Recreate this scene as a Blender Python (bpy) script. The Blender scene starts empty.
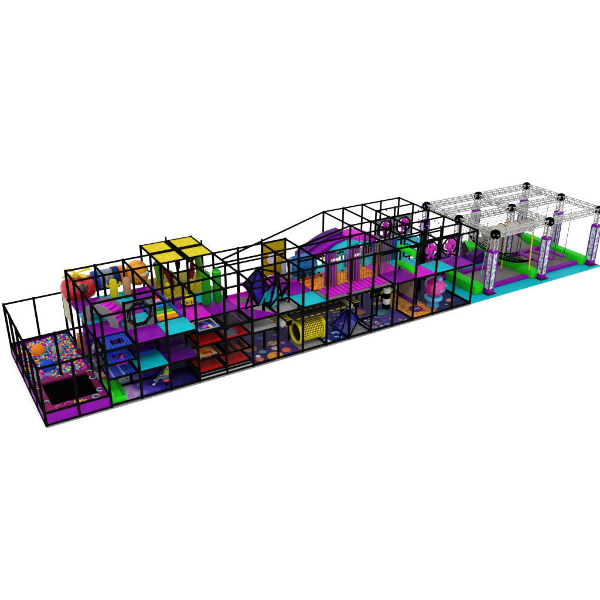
import bpy, bmesh, math, random
from mathutils import Vector, Matrix, Euler
random.seed(7)
S = bpy.context.scene
COL = S.collection
G = 1.2                       # bay of the frame in metres
D1, D2, T = 2.40, 2.15, 3.80  # deck heights, top height
# ---------------------------------------------------------------- camera
cam = bpy.data.cameras.new('camera'); co = bpy.data.objects.new('camera', cam); COL.objects.link(co)
cam.sensor_width = 36; cam.sensor_height = 36; cam.lens = 43.239; cam.clip_end = 2000; cam.clip_start = .1
X = Vector((0.85841, -0.51293, 0.00534)); Fw = Vector((0.46598, 0.77541, -0.42615))
Fw.normalize(); X = (X - Fw * X.dot(Fw)).normalized(); Y = X.cross(Fw) * -1
Y = (-Fw).cross(X)
co.matrix_world = Matrix(((X.x, Y.x, -Fw.x, -3.30047), (X.y, Y.y, -Fw.y, -23.20143), (X.z, Y.z, -Fw.z, 15.25889), (0, 0, 0, 1)))
S.camera = co
# ---------------------------------------------------------------- world and studio light
W = bpy.data.worlds.new('World'); S.world = W; W.use_nodes = True
bg = W.node_tree.nodes['Background']; bg.inputs[0].default_value = (1, 1, 1, 1); bg.inputs[1].default_value = 1.45
def area(name, loc, target, size, power, color=(1, 1, 1)):
    l = bpy.data.lights.new(name, 'AREA'); l.shape = 'DISK'; l.size = size; l.energy = power; l.color = color
    o = bpy.data.objects.new(name, l); COL.objects.link(o); o.location = loc
    o.rotation_euler = (Vector(target) - Vector(loc)).to_track_quat('-Z', 'Y').to_euler()
area('key_softbox', (2, -22, 34), (13, 2, 0), 10, 9000)
S.view_settings.view_transform = 'Standard'; S.view_settings.look = 'None'
S.view_settings.exposure = 0; S.view_settings.gamma = 1
S.render.engine = 'CYCLES'
# ---------------------------------------------------------------- materials
def s2l(c): return tuple((v / 255 / 12.92) if v / 255 <= .04045 else ((v / 255 + .055) / 1.055) ** 2.4 for v in c)
MC = {}
GLOSSY = ('red_vinyl', 'pink_gloss', 'ice_blue_gloss', 'dark_glass', 'brushed_aluminium', 'frosted_grey_window')
TONE = .64
def mat(name, rgb, rough=.55, spec=.1, var=0, vs=3.0, bump=0, metal=0, emit=0):
    """rgb = sRGB 0-255 of the paint itself; var = mottling"""
    if name in MC: return MC[name]
    if name == 'white_studio_floor': rgb = (308, 308, 308)   # undoes TONE: plain white
    m = bpy.data.materials.new(name); m.use_nodes = True; nt = m.node_tree; b = nt.nodes['Principled BSDF']
    c = tuple(v * TONE for v in s2l(rgb)); b.inputs['Base Color'].default_value = (*c, 1); b.inputs['Roughness'].default_value = rough
    b.inputs['Specular IOR Level'].default_value = spec if name in GLOSSY else min(spec, .07); b.inputs['Metallic'].default_value = metal
    tc = nt.nodes.new('ShaderNodeTexCoord')
    n = nt.nodes.new('ShaderNodeTexNoise'); n.inputs['Scale'].default_value = vs; n.inputs['Detail'].default_value = 5
    nt.links.new(tc.outputs['Object'], n.inputs['Vector'])
    v = max(var, .06)
    r = nt.nodes.new('ShaderNodeMapRange'); r.inputs[1].default_value = .3; r.inputs[2].default_value = .7
    r.inputs[3].default_value = 1 - v; r.inputs[4].default_value = 1 + v
    mx = nt.nodes.new('ShaderNodeVectorMath'); mx.operation = 'SCALE'; mx.inputs[0].default_value = c
    nt.links.new(n.outputs['Fac'], r.inputs[0]); nt.links.new(r.outputs[0], mx.inputs['Scale']); nt.links.new(mx.outputs[0], b.inputs['Base Color'])
    if bump:
        bp = nt.nodes.new('ShaderNodeBump'); bp.inputs['Strength'].default_value = bump; bp.inputs['Distance'].default_value = .02
        nt.links.new(n.outputs['Fac'], bp.inputs['Height']); nt.links.new(bp.outputs[0], b.inputs['Normal'])
    MC[name] = m; return m
def ramp_mat(name, stops, scale=1.0, axis_mix=0, kind='noise', stretch=(1, 1, 1), detail=8, dist=0, rough=.55):
    m = bpy.data.materials.new(name); m.use_nodes = True; nt = m.node_tree; b = nt.nodes['Principled BSDF']
    b.inputs['Roughness'].default_value = rough; b.inputs['Specular IOR Level'].default_value = .07
    tc = nt.nodes.new('ShaderNodeTexCoord'); mp = nt.nodes.new('ShaderNodeMapping'); mp.inputs['Scale'].default_value = stretch
    nt.links.new(tc.outputs['Object'], mp.inputs[0])
    if kind == 'noise':
        n = nt.nodes.new('ShaderNodeTexNoise'); n.inputs['Detail'].default_value = detail; n.inputs['Distortion'].default_value = dist; out = n.outputs['Fac']
    elif kind == 'voronoi':
        n = nt.nodes.new('ShaderNodeTexVoronoi'); sp = nt.nodes.new('ShaderNodeSeparateColor'); out = sp.outputs[0]; nt.links.new(n.outputs['Color'], sp.inputs[0])
    elif kind == 'wave':
        n = nt.nodes.new('ShaderNodeTexWave'); n.inputs['Distortion'].default_value = dist; out = n.outputs['Fac']
    n.inputs['Scale'].default_value = scale; nt.links.new(mp.outputs[0], n.inputs['Vector'])
    r = nt.nodes.new('ShaderNodeValToRGB'); r.color_ramp.interpolation = 'CONSTANT' if kind == 'voronoi' else 'LINEAR'
    while len(r.color_ramp.elements) < len(stops): r.color_ramp.elements.new(.5)
    for e, (p, c) in zip(r.color_ramp.elements, stops): e.position = p; e.color = (*[v * TONE for v in s2l(c)], 1)
    src = out
    if axis_mix:
        sx = nt.nodes.new('ShaderNodeSeparateXYZ'); nt.links.new(tc.outputs['Object'], sx.inputs[0])
        ma = nt.nodes.new('ShaderNodeMath'); ma.operation = 'MULTIPLY_ADD'; ma.inputs[1].default_value = axis_mix
        nt.links.new(sx.outputs[0], ma.inputs[0]); nt.links.new(out, ma.inputs[2]); src = ma.outputs[0]
    nt.links.new(src, r.inputs[0]); nt.links.new(r.outputs[0], b.inputs['Base Color'])
    return m
K = mat('black_padding', (13, 13, 12), .9, .0)
PUR = mat('purple_vinyl', (132, 0, 160), .5, .3, .1, 2.5, .1)
DPUR = mat('deep_purple_vinyl', (84, 10, 120), .5, .3, .1)
MAG = mat('magenta_vinyl', (214, 20, 205), .5, .3, .07, 2.5, .1)
TUR = mat('turquoise_vinyl', (0, 188, 204), .5, .3, .08, 2.5, .1)
GRN = mat('green_vinyl', (30, 212, 20), .5, .3, .07, 3, .1)
DGRN = mat('deep_green_vinyl', (18, 142, 26), .5, .3, .1)
GRY = mat('grey_carpet', (112, 110, 108), .8, .1, .08)
LGRY = mat('light_grey_vinyl', (150, 150, 150), .5, .3, .06)
WHT = mat('white_vinyl', (225, 225, 225), .4, .4)
YEL = mat('yellow_vinyl', (226, 205, 10), .5, .3, .08)
OYEL = mat('ochre_yellow_board', (190, 160, 0), .5, .3, .06)
ORG = mat('orange_vinyl', (236, 128, 16), .4, .4, .1)
RED = mat('red_vinyl', (205, 12, 14), .35, .5, .06)
DRED = mat('dark_red_vinyl', (128, 10, 22), .4, .4, .1)
BLU = mat('blue_vinyl', (20, 70, 190), .45, .4, .1)
SBLU = mat('sky_blue_vinyl', (40, 140, 220), .35, .5, .1)
NAVY = mat('navy_vinyl', (22, 32, 92), .45, .4, .15)
NETB = mat('blue_net_cord', (44, 46, 225), .6, .2)
TAN = mat('tan_vinyl', (196, 150, 105), .6, .2, .1)
SKIN = mat('skin', (200, 150, 120), .6, .2)
CRD = mat('tan_cord', (140, 98, 52), .8, .1, .1)
BLK = mat('matt_black_bed', (5, 5, 5), .9, .0)
CHAR = mat('charcoal_vinyl', (40, 40, 40), .6, .2, .1)
ALU = mat('brushed_aluminium', (182, 182, 180), .35, .5, .1, 9, 0, .35)
AQUA = mat('pale_aqua_panel', (180, 222, 216), .4, .4, .1)
BLOCKY = ramp_mat('aqua_printed_panel', [(0, (205, 220, 222)), (.25, (120, 150, 150)), (.42, (190, 222, 216)), (.65, (138, 140, 160)), (.8, (200, 226, 224)), (.93, (90, 190, 130))], 13, kind='voronoi')
GALAXY = ramp_mat('galaxy_print', [(0, (250, 225, 250)), (.22, (200, 150, 225)), (.4, (100, 70, 205)), (.62, (48, 36, 170)), (.88, (26, 22, 90))], 2.2, .36, dist=.6)
DKSPACE = ramp_mat('dark_space_print', [(.3, (36, 20, 72)), (.5, (62, 36, 112)), (.7, (92, 46, 140))], 1.6)
NSPACE = ramp_mat('navy_space_print', [(.3, (20, 34, 80)), (.6, (26, 46, 96)), (.75, (44, 60, 120))], 1.5)
VIOSP = ramp_mat('violet_space_print', [(.3, (46, 30, 110)), (.5, (88, 70, 150)), (.7, (60, 50, 140))], 1.4)
BLPAT = ramp_mat('blue_party_print', [(0, (40, 34, 130)), (.5, (26, 20, 100)), (.68, (60, 50, 160)), (.8, (220, 90, 70)), (.87, (120, 210, 220)), (.94, (225, 225, 235))], 6, kind='voronoi')
LAVA = ramp_mat('lava_print', [(.36, (200, 30, 10)), (.44, (240, 110, 20)), (.5, (252, 185, 50)), (.56, (220, 50, 15)), (.64, (250, 200, 70))], 2.2, stretch=(1, 3, 1), dist=1.6)
SUNP = ramp_mat('sun_print', [(.34, (225, 50, 10)), (.44, (246, 140, 30)), (.52, (252, 205, 60)), (.6, (235, 90, 20)), (.7, (250, 190, 50))], 1.6, dist=2.2)
MAROON = ramp_mat('maroon_pad_print', [(.3, (96, 8, 60)), (.55, (122, 14, 84)), (.75, (140, 24, 100))], 1.3)
BARREL = ramp_mat('blue_barrel_print', [(.3, (16, 60, 130)), (.5, (34, 120, 200)), (.7, (70, 170, 230))], 1.5, stretch=(1, 1, 3))
TANB = ramp_mat('pale_wood_roll', [(.3, (196, 178, 160)), (.5, (214, 198, 182)), (.7, (226, 214, 202))], 3)
ORGP = ramp_mat('orange_planet_print', [(.3, (200, 100, 10)), (.5, (240, 150, 30)), (.65, (250, 180, 60))], 2, stretch=(1, 1, 2.5))
CREAM = mat('cream_board', (205, 195, 165), .6, .2, .1)
def dash_mat(name, base, dark, sx, sy, thr=.35):
    m = bpy.data.materials.new(name); m.use_nodes = True; nt = m.node_tree; b = nt.nodes['Principled BSDF']; b.inputs['Roughness'].default_value = .6; b.inputs['Specular IOR Level'].default_value = .05
    tc = nt.nodes.new('ShaderNodeTexCoord'); br = nt.nodes.new('ShaderNodeTexBrick'); br.inputs['Scale'].default_value = 1
    br.inputs['Brick Width'].default_value = sx; br.inputs['Row Height'].default_value = sy; br.inputs['Mortar Size'].default_value = .012
    br.inputs['Color1'].default_value = (*[v * TONE for v in s2l(base)], 1); br.inputs['Color2'].default_value = (*[v * TONE * .85 for v in s2l(base)], 1); br.inputs['Mortar'].default_value = (*s2l(dark), 1)
    nt.links.new(tc.outputs['Object'], br.inputs['Vector']); nt.links.new(br.outputs['Color'], b.inputs['Base Color']); return m
YMESH2 = dash_mat('yellow_net_deck', (226, 204, 10), (30, 26, 0), .13, .09)
YMESH = dash_mat('yellow_mesh_sheet', (240, 220, 10), (140, 122, 0), .16, .08)
# ---------------------------------------------------------------- mesh builder
def V(x, y, z): return Vector((x * G, y * G, z))      # bays, bays, metres
class MB:
    def __init__(s): s.v = []; s.f = []; s.m = []; s.mats = []; s.sm = []
    def mi(s, m):
        if m not in s.mats: s.mats.append(m)
        return s.mats.index(m)
    def add(s, vs, fs, m, smooth=False):
        o = len(s.v); s.v += [Vector(v) for v in vs]; k = s.mi(m)
        for f in fs: s.f.append([i + o for i in f]); s.m.append(k); s.sm.append(smooth)
    def box(s, a, b, m, bev=0):
        x0, y0, z0 = a; x1, y1, z1 = b
        if bev:
            e = bev; pts = []; 
            bm = bmesh.new(); bmesh.ops.create_cube(bm, size=1)
            for v in bm.verts: v.co = Vector(((x0 + x1) / 2 + v.co.x * (x1 - x0), (y0 + y1) / 2 + v.co.y * (y1 - y0), (z0 + z1) / 2 + v.co.z * (z1 - z0)))
            bmesh.ops.bevel(bm, geom=bm.edges[:] , offset=e, segments=2, affect='EDGES', profile=.5)
            bm.verts.ensure_lookup_table(); bm.verts.index_update()
            s.add([v.co.copy() for v in bm.verts], [[v.index for v in f.verts] for f in bm.faces], m, True); bm.free(); return
        s.add([(x0, y0, z0), (x1, y0, z0), (x1, y1, z0), (x0, y1, z0), (x0, y0, z1), (x1, y0, z1), (x1, y1, z1), (x0, y1, z1)],
              [(0, 3, 2, 1), (4, 5, 6, 7), (0, 1, 5, 4), (1, 2, 6, 5), (2, 3, 7, 6), (3, 0, 4, 7)], m)
    def loft(s, rings, m, cap=True, smooth=True):
        n = len(rings[0]); vs = [p for r in rings for p in r]; fs = []
        for i in range(len(rings) - 1):
            for j in range(n): fs.append((i * n + j, i * n + (j + 1) % n, (i + 1) * n + (j + 1) % n, (i + 1) * n + j))
        s.add(vs, fs, m, smooth)
        if cap:
            s.add(rings[0], [list(range(n))[::-1]], m); s.add(rings[-1], [list(range(n))], m)
    def ring(s, c, ax, r, n, up=None):
        ax = Vector(ax).normalized(); u = ax.orthogonal().normalized() if up is None else (Vector(up) - ax * ax.dot(Vector(up))).normalized(); w = ax.cross(u)
        return [Vector(c) + (u * math.cos(t * 2 * math.pi / n) + w * math.sin(t * 2 * math.pi / n)) * r for t in range(n)]
    def tube(s, p, q, r, m, n=8, r2=None):
        p = Vector(p); q = Vector(q); a = q - p
        s.loft([s.ring(p, a, r, n), s.ring(q, a, r if r2 is None else r2, n)], m)
    def path(s, pts, r, m, n=6, closed=False):
        pts = [Vector(p) for p in pts]; N = len(pts)
        prev = None; rings = []
        for i, p in enumerate(pts):
            t = (pts[(i + 1) % N] - pts[i - 1]) if closed or 0 < i < N - 1 else (pts[1] - pts[0] if i == 0 else pts[-1] - pts[-2])
            t.normalize(); u = t.orthogonal().normalized() if prev is None else (prev - t * t.dot(prev)).normalized(); prev = u; w = t.cross(u)
            rings.append([p + (u * math.cos(k * 2 * math.pi / n) + w * math.sin(k * 2 * math.pi / n)) * (r[i] if isinstance(r, (list, tuple)) else r) for k in range(n)])
        if closed: rings.append(rings[0])
        s.loft(rings, m, not closed)
    def revolve(s, c, prof, m, ax=(0, 0, 1), n=20):
        """prof: list of (distance along axis, radius)"""
        ax = Vector(ax).normalized(); s.loft([s.ring(Vector(c) + ax * h, ax, max(r, .001), n) for h, r in prof], m)
    def sphere(s, c, r, m, n=14, sc=(1, 1, 1)):
        rings = []
        for i in range(n // 2 + 1):
            t = math.pi * i / (n // 2); z = -math.cos(t); rr = max(math.sin(t), .002)
            rings.append([Vector(c) + Vector((math.cos(k * 2 * math.pi / n) * rr * r * sc[0], math.sin(k * 2 * math.pi / n) * rr * r * sc[1], z * r * sc[2])) for k in range(n)])
        s.loft(rings, m)
    def prism(s, pts, d, m):
        """planar polygon pushed by vector d"""
        n = len(pts); d = Vector(d); vs = [Vector(p) for p in pts]; vs += [v + d for v in vs]
        s.add(vs, [list(range(n))[::-1], list(range(n, 2 * n))] + [(i, (i + 1) % n, n + (i + 1) % n, n + i) for i in range(n)], m)
    def disc(s, c, rx, ry, h, m, n=28, rot=0, jag=0):
        pts = []
        for i in range(n):
            t = i * 2 * math.pi / n; k = 1 - jag * (i % 2); x, y = rx * k * math.cos(t), ry * k * math.sin(t)
            pts.append((c[0] + x * math.cos(rot) - y * math.sin(rot), c[1] + x * math.sin(rot) + y * math.cos(rot), c[2]))
        s.prism(pts, (0, 0, h), m)
    def build(s, name, parent=None, kind=None, loc=None):
        if not s.v: return None
        me = bpy.data.meshes.new(name)
        if parent is None:
            if loc is None:
                xs = [v.x for v in s.v]; ys = [v.y for v in s.v]; loc = Vector(((min(xs) + max(xs)) / 2, (min(ys) + max(ys)) / 2, min(v.z for v in s.v)))
            off = Vector(loc)
        else:
            off = Vector(); q = parent
            while q: off += q.location; q = q.parent
        me.from_pydata([v - off for v in s.v], [], s.f); me.validate()
        if len(me.polygons) == len(s.f):
            for p, k, sm in zip(me.polygons, s.m, s.sm): p.material_index = k; p.use_smooth = sm
        for m in s.mats: me.materials.append(m)
        bm = bmesh.new(); bm.from_mesh(me); bmesh.ops.recalc_face_normals(bm, faces=bm.faces[:]); bm.to_mesh(me); bm.free()
        o = bpy.data.objects.new(name, me); COL.objects.link(o)
        if parent is None: o.location = off
        else: o.parent = parent
        if kind: o['kind'] = kind
        return o
def tag(o, label, cat, group=None):
    o['label'] = label; o['category'] = cat
    if group: o['group'] = group
    return o
def empty(name, loc, label, cat, group=None):
    o = bpy.data.objects.new(name, None); COL.objects.link(o); o.location = Vector(loc); o.empty_display_size = .1
    return tag(o, label, cat, group)
def dup(root, loc, label=None, rotz=None):
    def cp(o, par):
        c = o.copy(); COL.objects.link(c); c.parent = par
        for ch in list(kids.get(o.name, [])): cp(ch, c)
        return c
    kids = {}
    for o in COL.objects:
        if o.parent: kids.setdefault(o.parent.name, []).append(o)
    r = cp(root, None); r.location = Vector(loc)
    if rotz is not None: r.rotation_euler.z = rotz
    if label: r['label'] = label
    return r
def part(name, parent, fn, label=None):
    b = MB(); fn(b); o = b.build(name, parent)
    if label and o: o['label'] = label
    return o
# ================================================================ SETTING
b = MB(); b.add([(-150, -150, -.06), (200, -150, -.06), (200, 250, -.06), (-150, 250, -.06)], [(0, 1, 2, 3)], mat('white_studio_floor', (254, 254, 254), .9, 0)); b.build('floor', kind='structure')
b = MB(); b.box(V(-.02, -.06, 0) + Vector((0, 0, -.05)), V(17.02, 5.1, 0) + Vector((0, 0, -.012)), LGRY); b.build('floor_shade_slab', kind='structure')  # added slab; its grey front lip stands in for the base's floor shadow
# ---- printed floor mats (tiles that lie side by side)
def mat_tile(name, x0, x1, y0, y1, m, label, extra=None, cat='floor mat'):
    b = MB(); b.box(V(x0 + .01, y0, -.01), V(x1 - .01, y1, .012), m)
    if extra: extra(b)
    return tag(b.build(name), label, cat)
mat_tile('floor_mat', 2, 5, 0, 4, GALAXY, 'printed floor mat fading from lavender nebula to dark blue galaxy under the first decks')
mat_tile('floor_mat', 5, 7, 0, 4, mat('black_mat', (18, 16, 24), .7, .1), 'plain dark floor mat under the stacked red strap levels')
def planets(b):
    z = .014
    for x, y, rx, c in [(7.45, 1.15, .27, (190, 130, 80)), (7.4, .28, .14, (220, 110, 60)), (8.0, .22, .3, (230, 160, 30)), (7.75, .72, .13, (110, 150, 200)), (7.45, .5, .09, (220, 220, 220)),
                       (8.35, 1.1, .17, (235, 205, 150)), (8.25, .72, .13, (225, 200, 190)), (8.55, .4, .17, (230, 100, 50)), (8.15, 1.65, .13, (70, 110, 190)), (8.75, 1.6, .1, (80, 140, 180)), (8.7, .95, .08, (200, 150, 150))]:
        b.disc((x * G, y * G, z), rx * G, rx * G, .004, mat('print_%d_%d_%d' % c, c, .5, .3, .2, 5), n=26, jag=.06 if rx > .29 else 0)
    b.disc((8.35 * G, 1.1 * G, .02), .27 * G, .06 * G, .003, mat('print_ring', (210, 170, 120)), rot=.3)
mat_tile('floor_mat', 7, 9, 0, 3, DKSPACE, 'dark violet floor mat printed with many round planets', planets)
mat_tile('floor_mat', 9, 10, 0, 1, LGRY, 'plain grey floor mat beneath the yellow net tube')
mat_tile('floor_mat', 10, 11, 0, 1, BLPAT, 'small blue party-print floor mat between the net tube and the net pyramid')
mat_tile('floor_mat', 11, 12, 0, .98, LGRY, 'plain grey floor mat behind the front net pyramid tubes')
mat_tile('floor_mat', 9, 12, 1, 3, BLPAT, 'blue party-print floor mat in the shade behind the net tube')
def vio(b):
    random.seed(11)
    for x, y, r, c in [(12.6, 1.6, .3, (235, 130, 100)), (13.35, 1.15, .3, (60, 170, 170)), (13.35, .5, .12, (150, 130, 130)), (13.6, .25, .09, (230, 120, 110)), (13.75, .1, .1, (160, 200, 60)), (12.95, .2, .08, (90, 200, 180)), (13.7, 1.9, .2, (240, 190, 90))]:
        b.disc((x * G, y * G, .014), r * G, r * .7 * G, .004, mat('print_%d_%d_%d' % c, c, .5, .3, .2, 5))
    for i in range(46):
        c = random.choice([(90, 210, 200), (200, 110, 180), (230, 225, 120), (120, 110, 220), (225, 140, 110)]); x, y = 12.05 + random.random() * .95, .05 + random.random() * 1.2
        b.disc((x * G, y * G, .0142 + i * .00005), .03 + random.random() * .06, .03 + random.random() * .04, .002, mat('print_%d_%d_%d' % c, c, .5, .3, .2, 5), n=10)
mat_tile('floor_mat', 12, 14, 0, 3, VIOSP, 'violet floor mat with a teal oval and coral planet under the striped bag', vio)
def sun(b):
    b.disc((14.75 * G, .7 * G, .014), .28 * G, .28 * G, .02, DPUR, n=24)
    for dx in (-.12, 0, .12): b.box(((14.75 + dx) * G - .02, .7 * G - .09, .035), ((14.75 + dx) * G + .02, .7 * G + .07, .04), WHT)
mat_tile('floor_mat', 14, 15.02, 0, 3, SUNP, 'orange and yellow sun-print floor mat holding a purple round button', sun)
def navy_print(b):
    fl = mat('print_flame', (240, 140, 40), .5, .3, .2, 5)
    pts = []
    n = 15
    for i in range(n + 1):
        t = i / n; pts.append(((15.0 + (.55 if i % 2 else .3) * (1 - .3 * t)) * G, t * 1.5 * G, .014))
    b.prism([(15.03 * G, 0.01, .014)] + [(max(p[0], 15.05 * G), max(p[1], .02), .014) for p in pts] + [(15.03 * G, 1.5 * G, .014)], (0, 0, .004), fl)
    for x, y, r, c in [(16.5, .65, .17, (230, 140, 120)), (15.35, 2.1, .25, (225, 140, 120)), (15.3, 2.9, .4, (220, 160, 90)), (16.5, 1.9, .07, (220, 190, 80)), (16.1, .4, .05, (200, 170, 110))]:
        b.disc((x * G, y * G, .014), r * G, r * .8 * G, .004, mat('print_%d_%d_%d' % c, c, .5, .3, .2, 5))
mat_tile('floor_mat', 15.02, 17, 0, 4, NSPACE, 'navy space floor mat with flame edge under the pink ball figure', navy_print)
# ================================================================ MAIN FRAME
frame = empty('climbing_structure', V(9, 2, 0), 'long black padded tube frame of the indoor playground with coloured decks', 'climbing frame')
camp = co.matrix_world.translation
rails = []; posts = []
def rail(x0, y0, z0, x1, y1, z1): rails.append((V(x0, y0, z0), V(x1, y1, z1)))
def rx(y, x0, x1, z):
    for i in range(x0, x1): rail(i, y, z, i + 1, y, z)
def ry(x, y0, y1, z):
    for j in range(y0, y1): rail(x, j, z, x, j + 1, z)
def dz(x): return D1 if x < 5 else D2
rx(0, 2, 17, T); rx(1, 2, 17, T); rx(2, 5, 17, T); rx(3, 2, 10, T); rx(3, 13, 17, T); rx(4, 2, 7, T); rx(4, 15, 17, T); rx(5, 5, 7, T); rx(5, 13, 17, T)
for x, a, c in [(2, 0, 4), (3, 3, 4), (4, 0, 4), (5, 0, 5), (6, 0, 5), (7, 0, 5), (9, 0, 3), (10, 0, 3), (13, 0, 5), (14, 0, 5), (15, 0, 5), (17, 0, 5)]: ry(x, a, c, T)
rails.append((V(7, 2.28, T), V(10, 3.62, T))); rails.append((V(10, 3.62, T), V(13, 5, T))); rails.append((V(10, 2, T), V(13, 3, T)))
rx(0, 2, 17, .06)
for dx in (-.08, .08): rail(6 + dx, 3, T, 6 + dx, 5, T)
for dy in (-.08, .08): rail(5, 4 + dy, T, 7, 4 + dy, T)
for x in range(2, 17): rail(x, 0, dz(x) - .05, x + 1, 0, dz(x) - .05)
for x in range(2, 18):
    ry(x, 0, 2, dz(min(x, 16)) - .05)
for y in (1, 2): 
    for x in range(2, 17): rail(x, y, dz(x) - .05, x + 1, y, dz(x) - .05)
for x in (2, 5, 10, 11, 12, 14, 17): ry(x, 0, 1, .06)
ry(17, 1, 4, .06); rx(1, 2, 7, .06); rx(1, 12, 13, .06)
rail(3, 0, 1.15, 4, 0, 1.15); rail(4, 0, 1.15, 5, 0, 1.15); rx(1, 3, 5, 1.15); ry(4, 0, 1, 1.15); ry(3, 0, 1, 1.15)
rail(7, 0, 1.52, 8, 0, 1.52); rail(3, 1, 3.55, 4, 1, 3.55)
rx(3, 7, 10, 3.1); rx(2, 10, 17, 3.1)
rail(15, 1, 3.3, 17, 1, 3.3); rail(15, 4, 3.3, 17, 4, 3.3); rx(1, 13, 15, 3.1)
pn = set()
for x in range(2, 18):
    for y in range(0, 3): pn.add((x, y))
pn -= {(8, 1), (8, 2), (11, 1)}
for x in (2, 3, 4, 5, 6, 7, 8, 9, 10, 13, 14, 15, 16, 17): pn.add((x, 3))
for x in (2, 3, 4, 5, 6, 7, 15, 16, 17): pn.add((x, 4))
for x in (5, 6, 7, 13, 14, 15, 16, 17): pn.add((x, 5))
drop = {(3, 1), (8, 1), (8, 2), (6, 1), (6, 2), (11, 1), (3, 2), (2, 2), (12, 2), (16, 3), (8, 0)}
for x, y in sorted(pn):
    top = T
    if (x, y) in {(3, 2), (6, 1), (6, 2), (8, 1), (8, 2), (11, 1), (3, 1), (12, 2), (16, 3), (4, 2), (11, 2)}: top = dz(x) if (x, y) != (3, 1) else 3.55
    posts.append((x, y, top))
posts.append((7.95, .95, 3.2)); posts.append((3.02, 1.02, 1.2)) if False else None
posts = [p for p in posts if p]
posts.sort(key=lambda p: (V(p[0], p[1], 2) - camp).length)
extra = MB()
for i, (x, y, t) in enumerate(posts):
    tgt = MB() if i < 100 else extra
    tgt.tube(V(x, y, -.01), V(x, y, t + .05), .056, K, 10)
    if i < 100: tgt.build('post', frame)
extra.build('post', frame, 'stuff')
rails.sort(key=lambda r: ((r[0] + r[1]) / 2 - camp).length - (3 if r[0].z > 3.5 else 0))
extra = MB()
for i, (p, q) in enumerate(rails):
    tgt = MB() if i < 100 else extra
    tgt.tube(p, q, .05, K, 8)
    if i < 100: tgt.build('rail', frame)
extra.build('rail', frame, 'stuff')
# ---- decks
def deck(x0, x1, y0, y1, z, m, label, g=.006, th=.06):
    b = MB(); b.box(V(x0 + g, y0 + g, z - th), V(x1 - g, y1 - g, z), m, .015); o = b.build('deck', frame); o['label'] = label; return o
names = {id(PUR): 'purple', id(MAG): 'magenta', id(TUR): 'turquoise', id(LAVA): 'lava-print'}
for x, y, m in [(2, 1, PUR), (2, 2, TUR), (2, 3, PUR), (3, 0, PUR), (3, 1, TUR), (3, 2, PUR), (3, 3, TUR), (4, 0, TUR), (4, 3, PUR),
                (5, 1, MAG), (5, 2, PUR), (6, 1, PUR), (6, 2, TUR), (7, 1, MAG), (8, 2, MAG), (9, 0, TUR), (9, 1, PUR), (9, 2, MAG), (8, 1, TUR),
                (10, 1, LAVA), (11, 1, LAVA), (12, 1, LAVA), (10, 2, TUR), (11, 2, TUR), (12, 2, TUR), (13, 0, PUR), (13, 1, MAG), (13, 2, TUR), (14, 0, MAG), (14, 1, TUR), (14, 2, TUR), (15, 0, TUR), (16, 0, PUR),
                (15, 2, TUR), (15, 3, TUR), (16, 3, TUR), (13, 3, PUR), (14, 3, MAG)]:
    deck(x, x + 1, y, y + 1, dz(x), m, names[id(m)] + ' padded deck panel')
b = MB(); b.prism([V(7.03, .03, D2 - .06), V(7.95, .03, D2 - .06), V(7.4, .75, D2 - .06), V(7.03, .97, D2 - .06)], (0, 0, .06), PUR); o = b.build('deck', frame); o['label'] = 'triangular purple deck panel'
deck(7, 8, 0, 1, 1.57, LGRY, 'light grey lower deck panel')
deck(3, 4, 0, 1, 1.2, TUR, 'turquoise mid-height deck panel'); deck(4, 5, 0, 1, 1.2, DPUR, 'dark purple mid-height deck panel'); deck(3, 5, 1, 2, 1.2, DPUR, 'dark purple mid-height deck panel at the back')
deck(5, 7, 3, 5, D2 + .02, YMESH2, 'yellow mesh deck of the hanging bag room')
for (a, c, e, f) in [(5, 6, 3, 4), (6, 7, 3, 4), (5, 6, 4, 5), (6, 7, 4, 5)]:
    b = MB(); b.box(V(a + (.1 if a == 6 else .03), e + (.1 if e == 4 else .03), T - .02), V(c - (.1 if c == 6 else .03), f - (.1 if f == 4 else .03), T + .01), YMESH); o = b.build('roof_panel', frame); o['label'] = 'yellow mesh roof panel'
for x, y in ((6, 5), (7, 4), (9, 3)): part('post_tip', frame, lambda b: b.tube(V(x, y, T + .055), V(x, y, T + .22), .045, K))
# bridge of magenta slats with grey kerb
br = empty('slat_bridge', V(11.5, .5, D2), 'magenta slatted bridge with grey edge and tan cord curtains along the front', 'bridge')
part('bridge_deck', br, lambda b: b.box(V(10.03, .03, D2 - .13), V(12.92, .97, D2 - .02), GRY, .015))
for i in range(13):
    x = 10.22 + i * .205
    part('slat', br, lambda b: b.prism([V(x, .2, D2 - .02), V(x + .15, .2, D2 - .02), V(x + .15, .95, D2 - .02), V(x, .95, D2 - .02)], (0, 0, .05), MAG))
for i in range(22):
    x = 10.3 + i * .117
    part('cord', br, lambda b: b.tube(V(x, .85, D2), V(x + random.uniform(-.02, .02), .85, T - .03), .014, CRD, 5))
for k, x in enumerate((10.85, 11.88)):
    cb = empty('curtain_bag', V(x, 1.1, D2 + .03), ['purple hanging ribbon bundle with white patch near the blue barrel', 'purple hanging ribbon bundle with white patch in the middle of the bridge'][k], 'hanging bag', 'purple ribbon bundles on the bridge')
    c0 = V(x, 1.1, D2 + .02)
    for j in range(8):
        t = j * 2 * math.pi / 8; d = Vector((math.cos(t), math.sin(t), 0)); w = Vector((-d.y, d.x, 0)) * .095
        part('ribbon', cb, lambda b: b.prism([c0 + d * .27 - w, c0 + d * .27 + w, c0 + d * .23 + w + Vector((0, 0, 1.5)), c0 + d * .23 - w + Vector((0, 0, 1.5))], d * .02, (PUR, DPUR, PUR, CRD)[j % 4]))
    part('cap', cb, lambda b: b.revolve(c0 + Vector((0, 0, 1.46)), [(0, .24), (.06, .24), (.1, .1), (.14, .02)], DPUR))
    part('patch', cb, lambda b: b.box(c0 + Vector((-.16, -.27, 1.22)), c0 + Vector((.14, -.245, 1.34)), WHT))
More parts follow.
